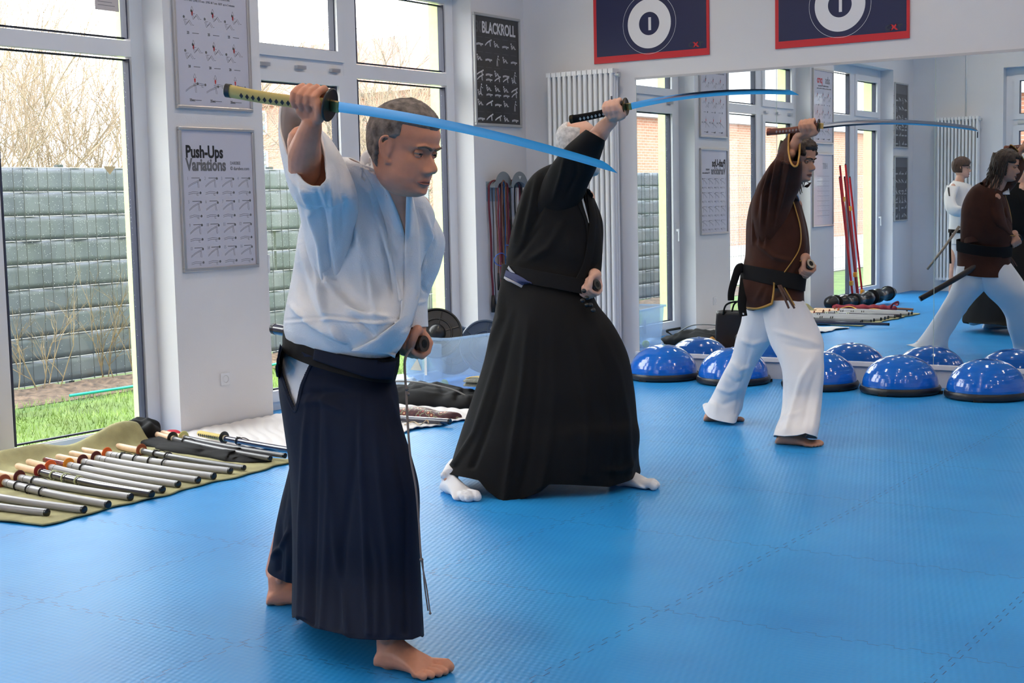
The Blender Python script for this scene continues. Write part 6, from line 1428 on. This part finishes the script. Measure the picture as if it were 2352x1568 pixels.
inner_shell(body, VU3, .84, 0, 100, .01); C, r = inner(body, VS3, .42, .04, 40, 85); limb(body, [C[-1], at(1818, 348, 8.16)], [.028, .032]); limb(body, [at(1795, 470, 8.42), C[0]], [.07, .045]); C, r = inner(body, VL3, .6, .05); limb(body, [C[-1], wl3], [.032, .030]); limb(body, [at(1800, 480, 8.42), C[3]], [.07, .045]); limb(body, [at(1795, 480, 8.42), nk], [.07, .065])
C, r = inner(body, VT, .6, .08, 0, 130); limb(body, [C[-1], an4], [.05, .04]); C1, r = inner(body, VR, .6, .08, 0, 120); limb(body, [C1[-1], an3], [.045, .038]); limb(body, [at(1780, 640, 8.45), (C[0]+C1[0])/2], [.11, .09])
body.build('body', skin3, P3, smooth=True, remesh=.0048, sm=2)
katana(p3_, g3, at(2249, 297, 7.70), 'long polished sword with brown wrapped grip, held overhead by the man in brown', mat('brown_grip_wrap', (.17, .055, .035), .7), mat('grey_ray_skin', (.32, .28, .27), .5), mat('dark_iron_guard', (.03, .02, .018), .4, metal=.5), math.radians(14), sori=.030, bw=.031, gr=.040, capm_=mat('copper_pommel', (.28, .09, .05), .35, metal=.6))
saya(km3, ke3, mat('dark_brown_scabbard', (.03, .018, .015), .3), 'dark scabbard of the man in brown, its end showing behind the rear trouser leg', r=.020, sag=-.015)
# ================================================================== YOUNG MAN IN WHITE, seen only in the mirror (built where he really stands)
MIRROR[0] = True
P4p = at(2203, 686, 17.25); P4 = thing('person', 'young man in white jacket with glasses standing by the rear radiator, seen in the mirror', 'person', (P4p[0], 2*L-P4p[1], 0))
fx = P4p*0; zf = P4p[2]
body = MP(); hd4 = at(2210, 386, 17.2); R4 = frame(nrmz(RT*.93-FW*.35-[0, 0, .05])); o4 = dict(skin=skin2, brow=o3['brow'], lip=mat('lip_tone', (.30, .10, .075), .45)); V4 = head_parts(body, hd4, R4, 1.0, o4)
limb(body, [hd4-[0, 0, .06], at(2203, 420, 17.22)], [.05, .055])
foot4 = at(2195, 684, 17.2); foot4[2] = 0
for dx in (-.06, .10):
    b_ = foot4+RT*dx+FW*dx*.5; b_[2] = 0; limb(body, [at(2198, 560, 17.25)+RT*dx*.5, b_+[0, 0, .45], b_+[0, 0, .1]], [.04, .025, .030], 12); foot(body, b_, b_+nrmz([RT[0]-FW[0]*.5, RT[1]-FW[1]*.5, 0])*.26, 1, b_+[0, 0, .1])
limb(body, [at(2206, 488, 16.95), at(2213, 486, 16.95)], [.03, .026], 12)
for k in range(4): body.tube([tuple(at(2212, 484+k*1.6, 16.95)), tuple(at(2218, 485+k*1.6, 16.94)), tuple(at(2220, 487+k*1.5, 16.97))], .010, 8, sph=True)
limb(body, [at(2212, 483, 16.95), at(2214, 479, 16.93), at(2219, 479, 16.93)], [.012, .011, .009], 8)
head_extras(P4, hd4, R4, 1.0, o4)
hair_cap(P4, hd4, R4, 1.0, o4, V4, lambda x, y, z: ((z-.050)/.012 if y < .04 else (z-.02)/.012) if x > .01 else (z+.055)/.015, .017, mat('short_brown_hair', (.06, .03, .02), .6, bump=.6, bscale=150), nz=.005, fq=50)
mb = MP()
for sg in (-1, 1):
    P = [tuple(hd4+R4@np.array([.094, sg*.032+.022*math.cos(a), .002+.016*math.sin(a)])) for a in np.linspace(0, 2*math.pi, 20)]; mb.tube(P, .0018, 6)
    mb.tube([tuple(hd4+R4@np.array([.092, sg*.054, .006])), tuple(hd4+R4@np.array([.0, sg*.078, .012]))], .0016, 6)
mb.build('glasses', mat('dark_metal_rim', (.08, .08, .09), .3, metal=1), P4, smooth=True)
tj = [((2181, 560, 17.3), (2214, 562, 17.2), .12), ((2180, 530, 17.3), (2214, 532, 17.2), .12), ((2180, 500, 17.3), (2220, 500, 17.2), .13), ((2174, 460, 17.3), (2236, 462, 17.2), .14), ((2176, 432, 17.28), (2240, 436, 17.2), .13), ((2190, 414, 17.25), (2226, 422, 17.2), .08)]
VW = nfold(loft(tj, 70, 80), .012, 6, 61); garment('jacket', VW, gi, P4, solid=.006)
sl_ = [((2175, 425, 17.15), (2205, 428, 17.05), .07), ((2169, 450, 17.1), (2196, 455, 17.0), .08), ((2172, 478, 17.05), (2200, 470, 16.95), .085), ((2186, 494, 17.0), (2208, 474, 16.92), .07), ((2206, 498, 16.97), (2212, 476, 16.92), .05)]
VW2 = nfold(loft(sl_, 60, 60), .008, 7, 63); garment('sleeve', VW2, gi, P4, solid=.006)
VW3 = nfold(loft([((2220, 430, 17.28), (2242, 436, 17.22), .07), ((2224, 452, 17.26), (2243, 458, 17.18), .075), ((2224, 474, 17.16), (2240, 474, 17.06), .075), ((2216, 488, 17.02), (2230, 474, 16.96), .06)], 50, 60), .008, 7, 67); garment('sleeve', VW3, gi, P4, solid=.006)
strip('red_black_lettering', inkm, P4, bvh_of(VW2), [(2177, 430), (2178, 440), (2180, 450)], [(2181, 430), (2182, 440), (2183, 450)], 17.05, .006, .002, n=8, k=3)
for a_, b_ in (((2184, 545), (2202, 686)), ((2197, 545), (2216, 688))):
    g_ = [((a_[0]-4, 545, 17.3), (a_[0]+18, 545, 17.2), .09), ((a_[0]-1, 600, 17.3), (a_[0]+17, 600, 17.2), .08), ((b_[0]-14, 640, 17.28), (b_[0]+2, 640, 17.2), .07), ((b_[0]-16, 680, 17.25), (b_[0]+2, 680, 17.2), .07)]
    garment('trouser_leg', nfold(loft(g_, 50, 50), .008, 7, 65), pant, P4, solid=.004)
inner_shell(body, VW, .8, 0, 64); C, r = inner(body, VW3, .45, .035); limb(body, [at(2215, 450, 17.28), C[4]], [.05, .03], 12); limb(body, [C[-1], at(2216, 484, 16.96)], [.03, .026], 12); C, r = inner(body, VW2, .45, .035); limb(body, [at(2203, 450, 17.30), C[4]], [.05, .03], 12); limb(body, [at(2203, 450, 17.25), at(2203, 420, 17.22)], [.06, .055])
body.build('body', skin2, P4, smooth=True, remesh=.007, sm=2)
bb = [((2180, 526, 17.3), (2214, 528, 17.2), .13), ((2180, 534, 17.3), (2214, 536, 17.2), .13)]; garment('belt', loft(bb, 6, 60, out=.008), blackb, P4, solid=.005)
drape(blackb, 'belt_end', [(2184, 534, 17.12), (2183, 570, 17.10), (2184, 605, 17.10)], .016, P4, flat=.3)
mb = MP(); a_, b_ = at(2204, 520, 17.0), at(2131, 618, 16.9); mb.tube([tuple(a_), tuple((a_+b_)/2-[0, 0, .01]), tuple(b_)], [.017, .016, .014], 12); tag(mb.build('wooden_sword', mat('dull_tan_wood', (.18, .14, .11), .5), smooth=True), 'wooden practice sword at the side of the young man in white, seen in the mirror', 'wooden sword')
MIRROR[0] = False
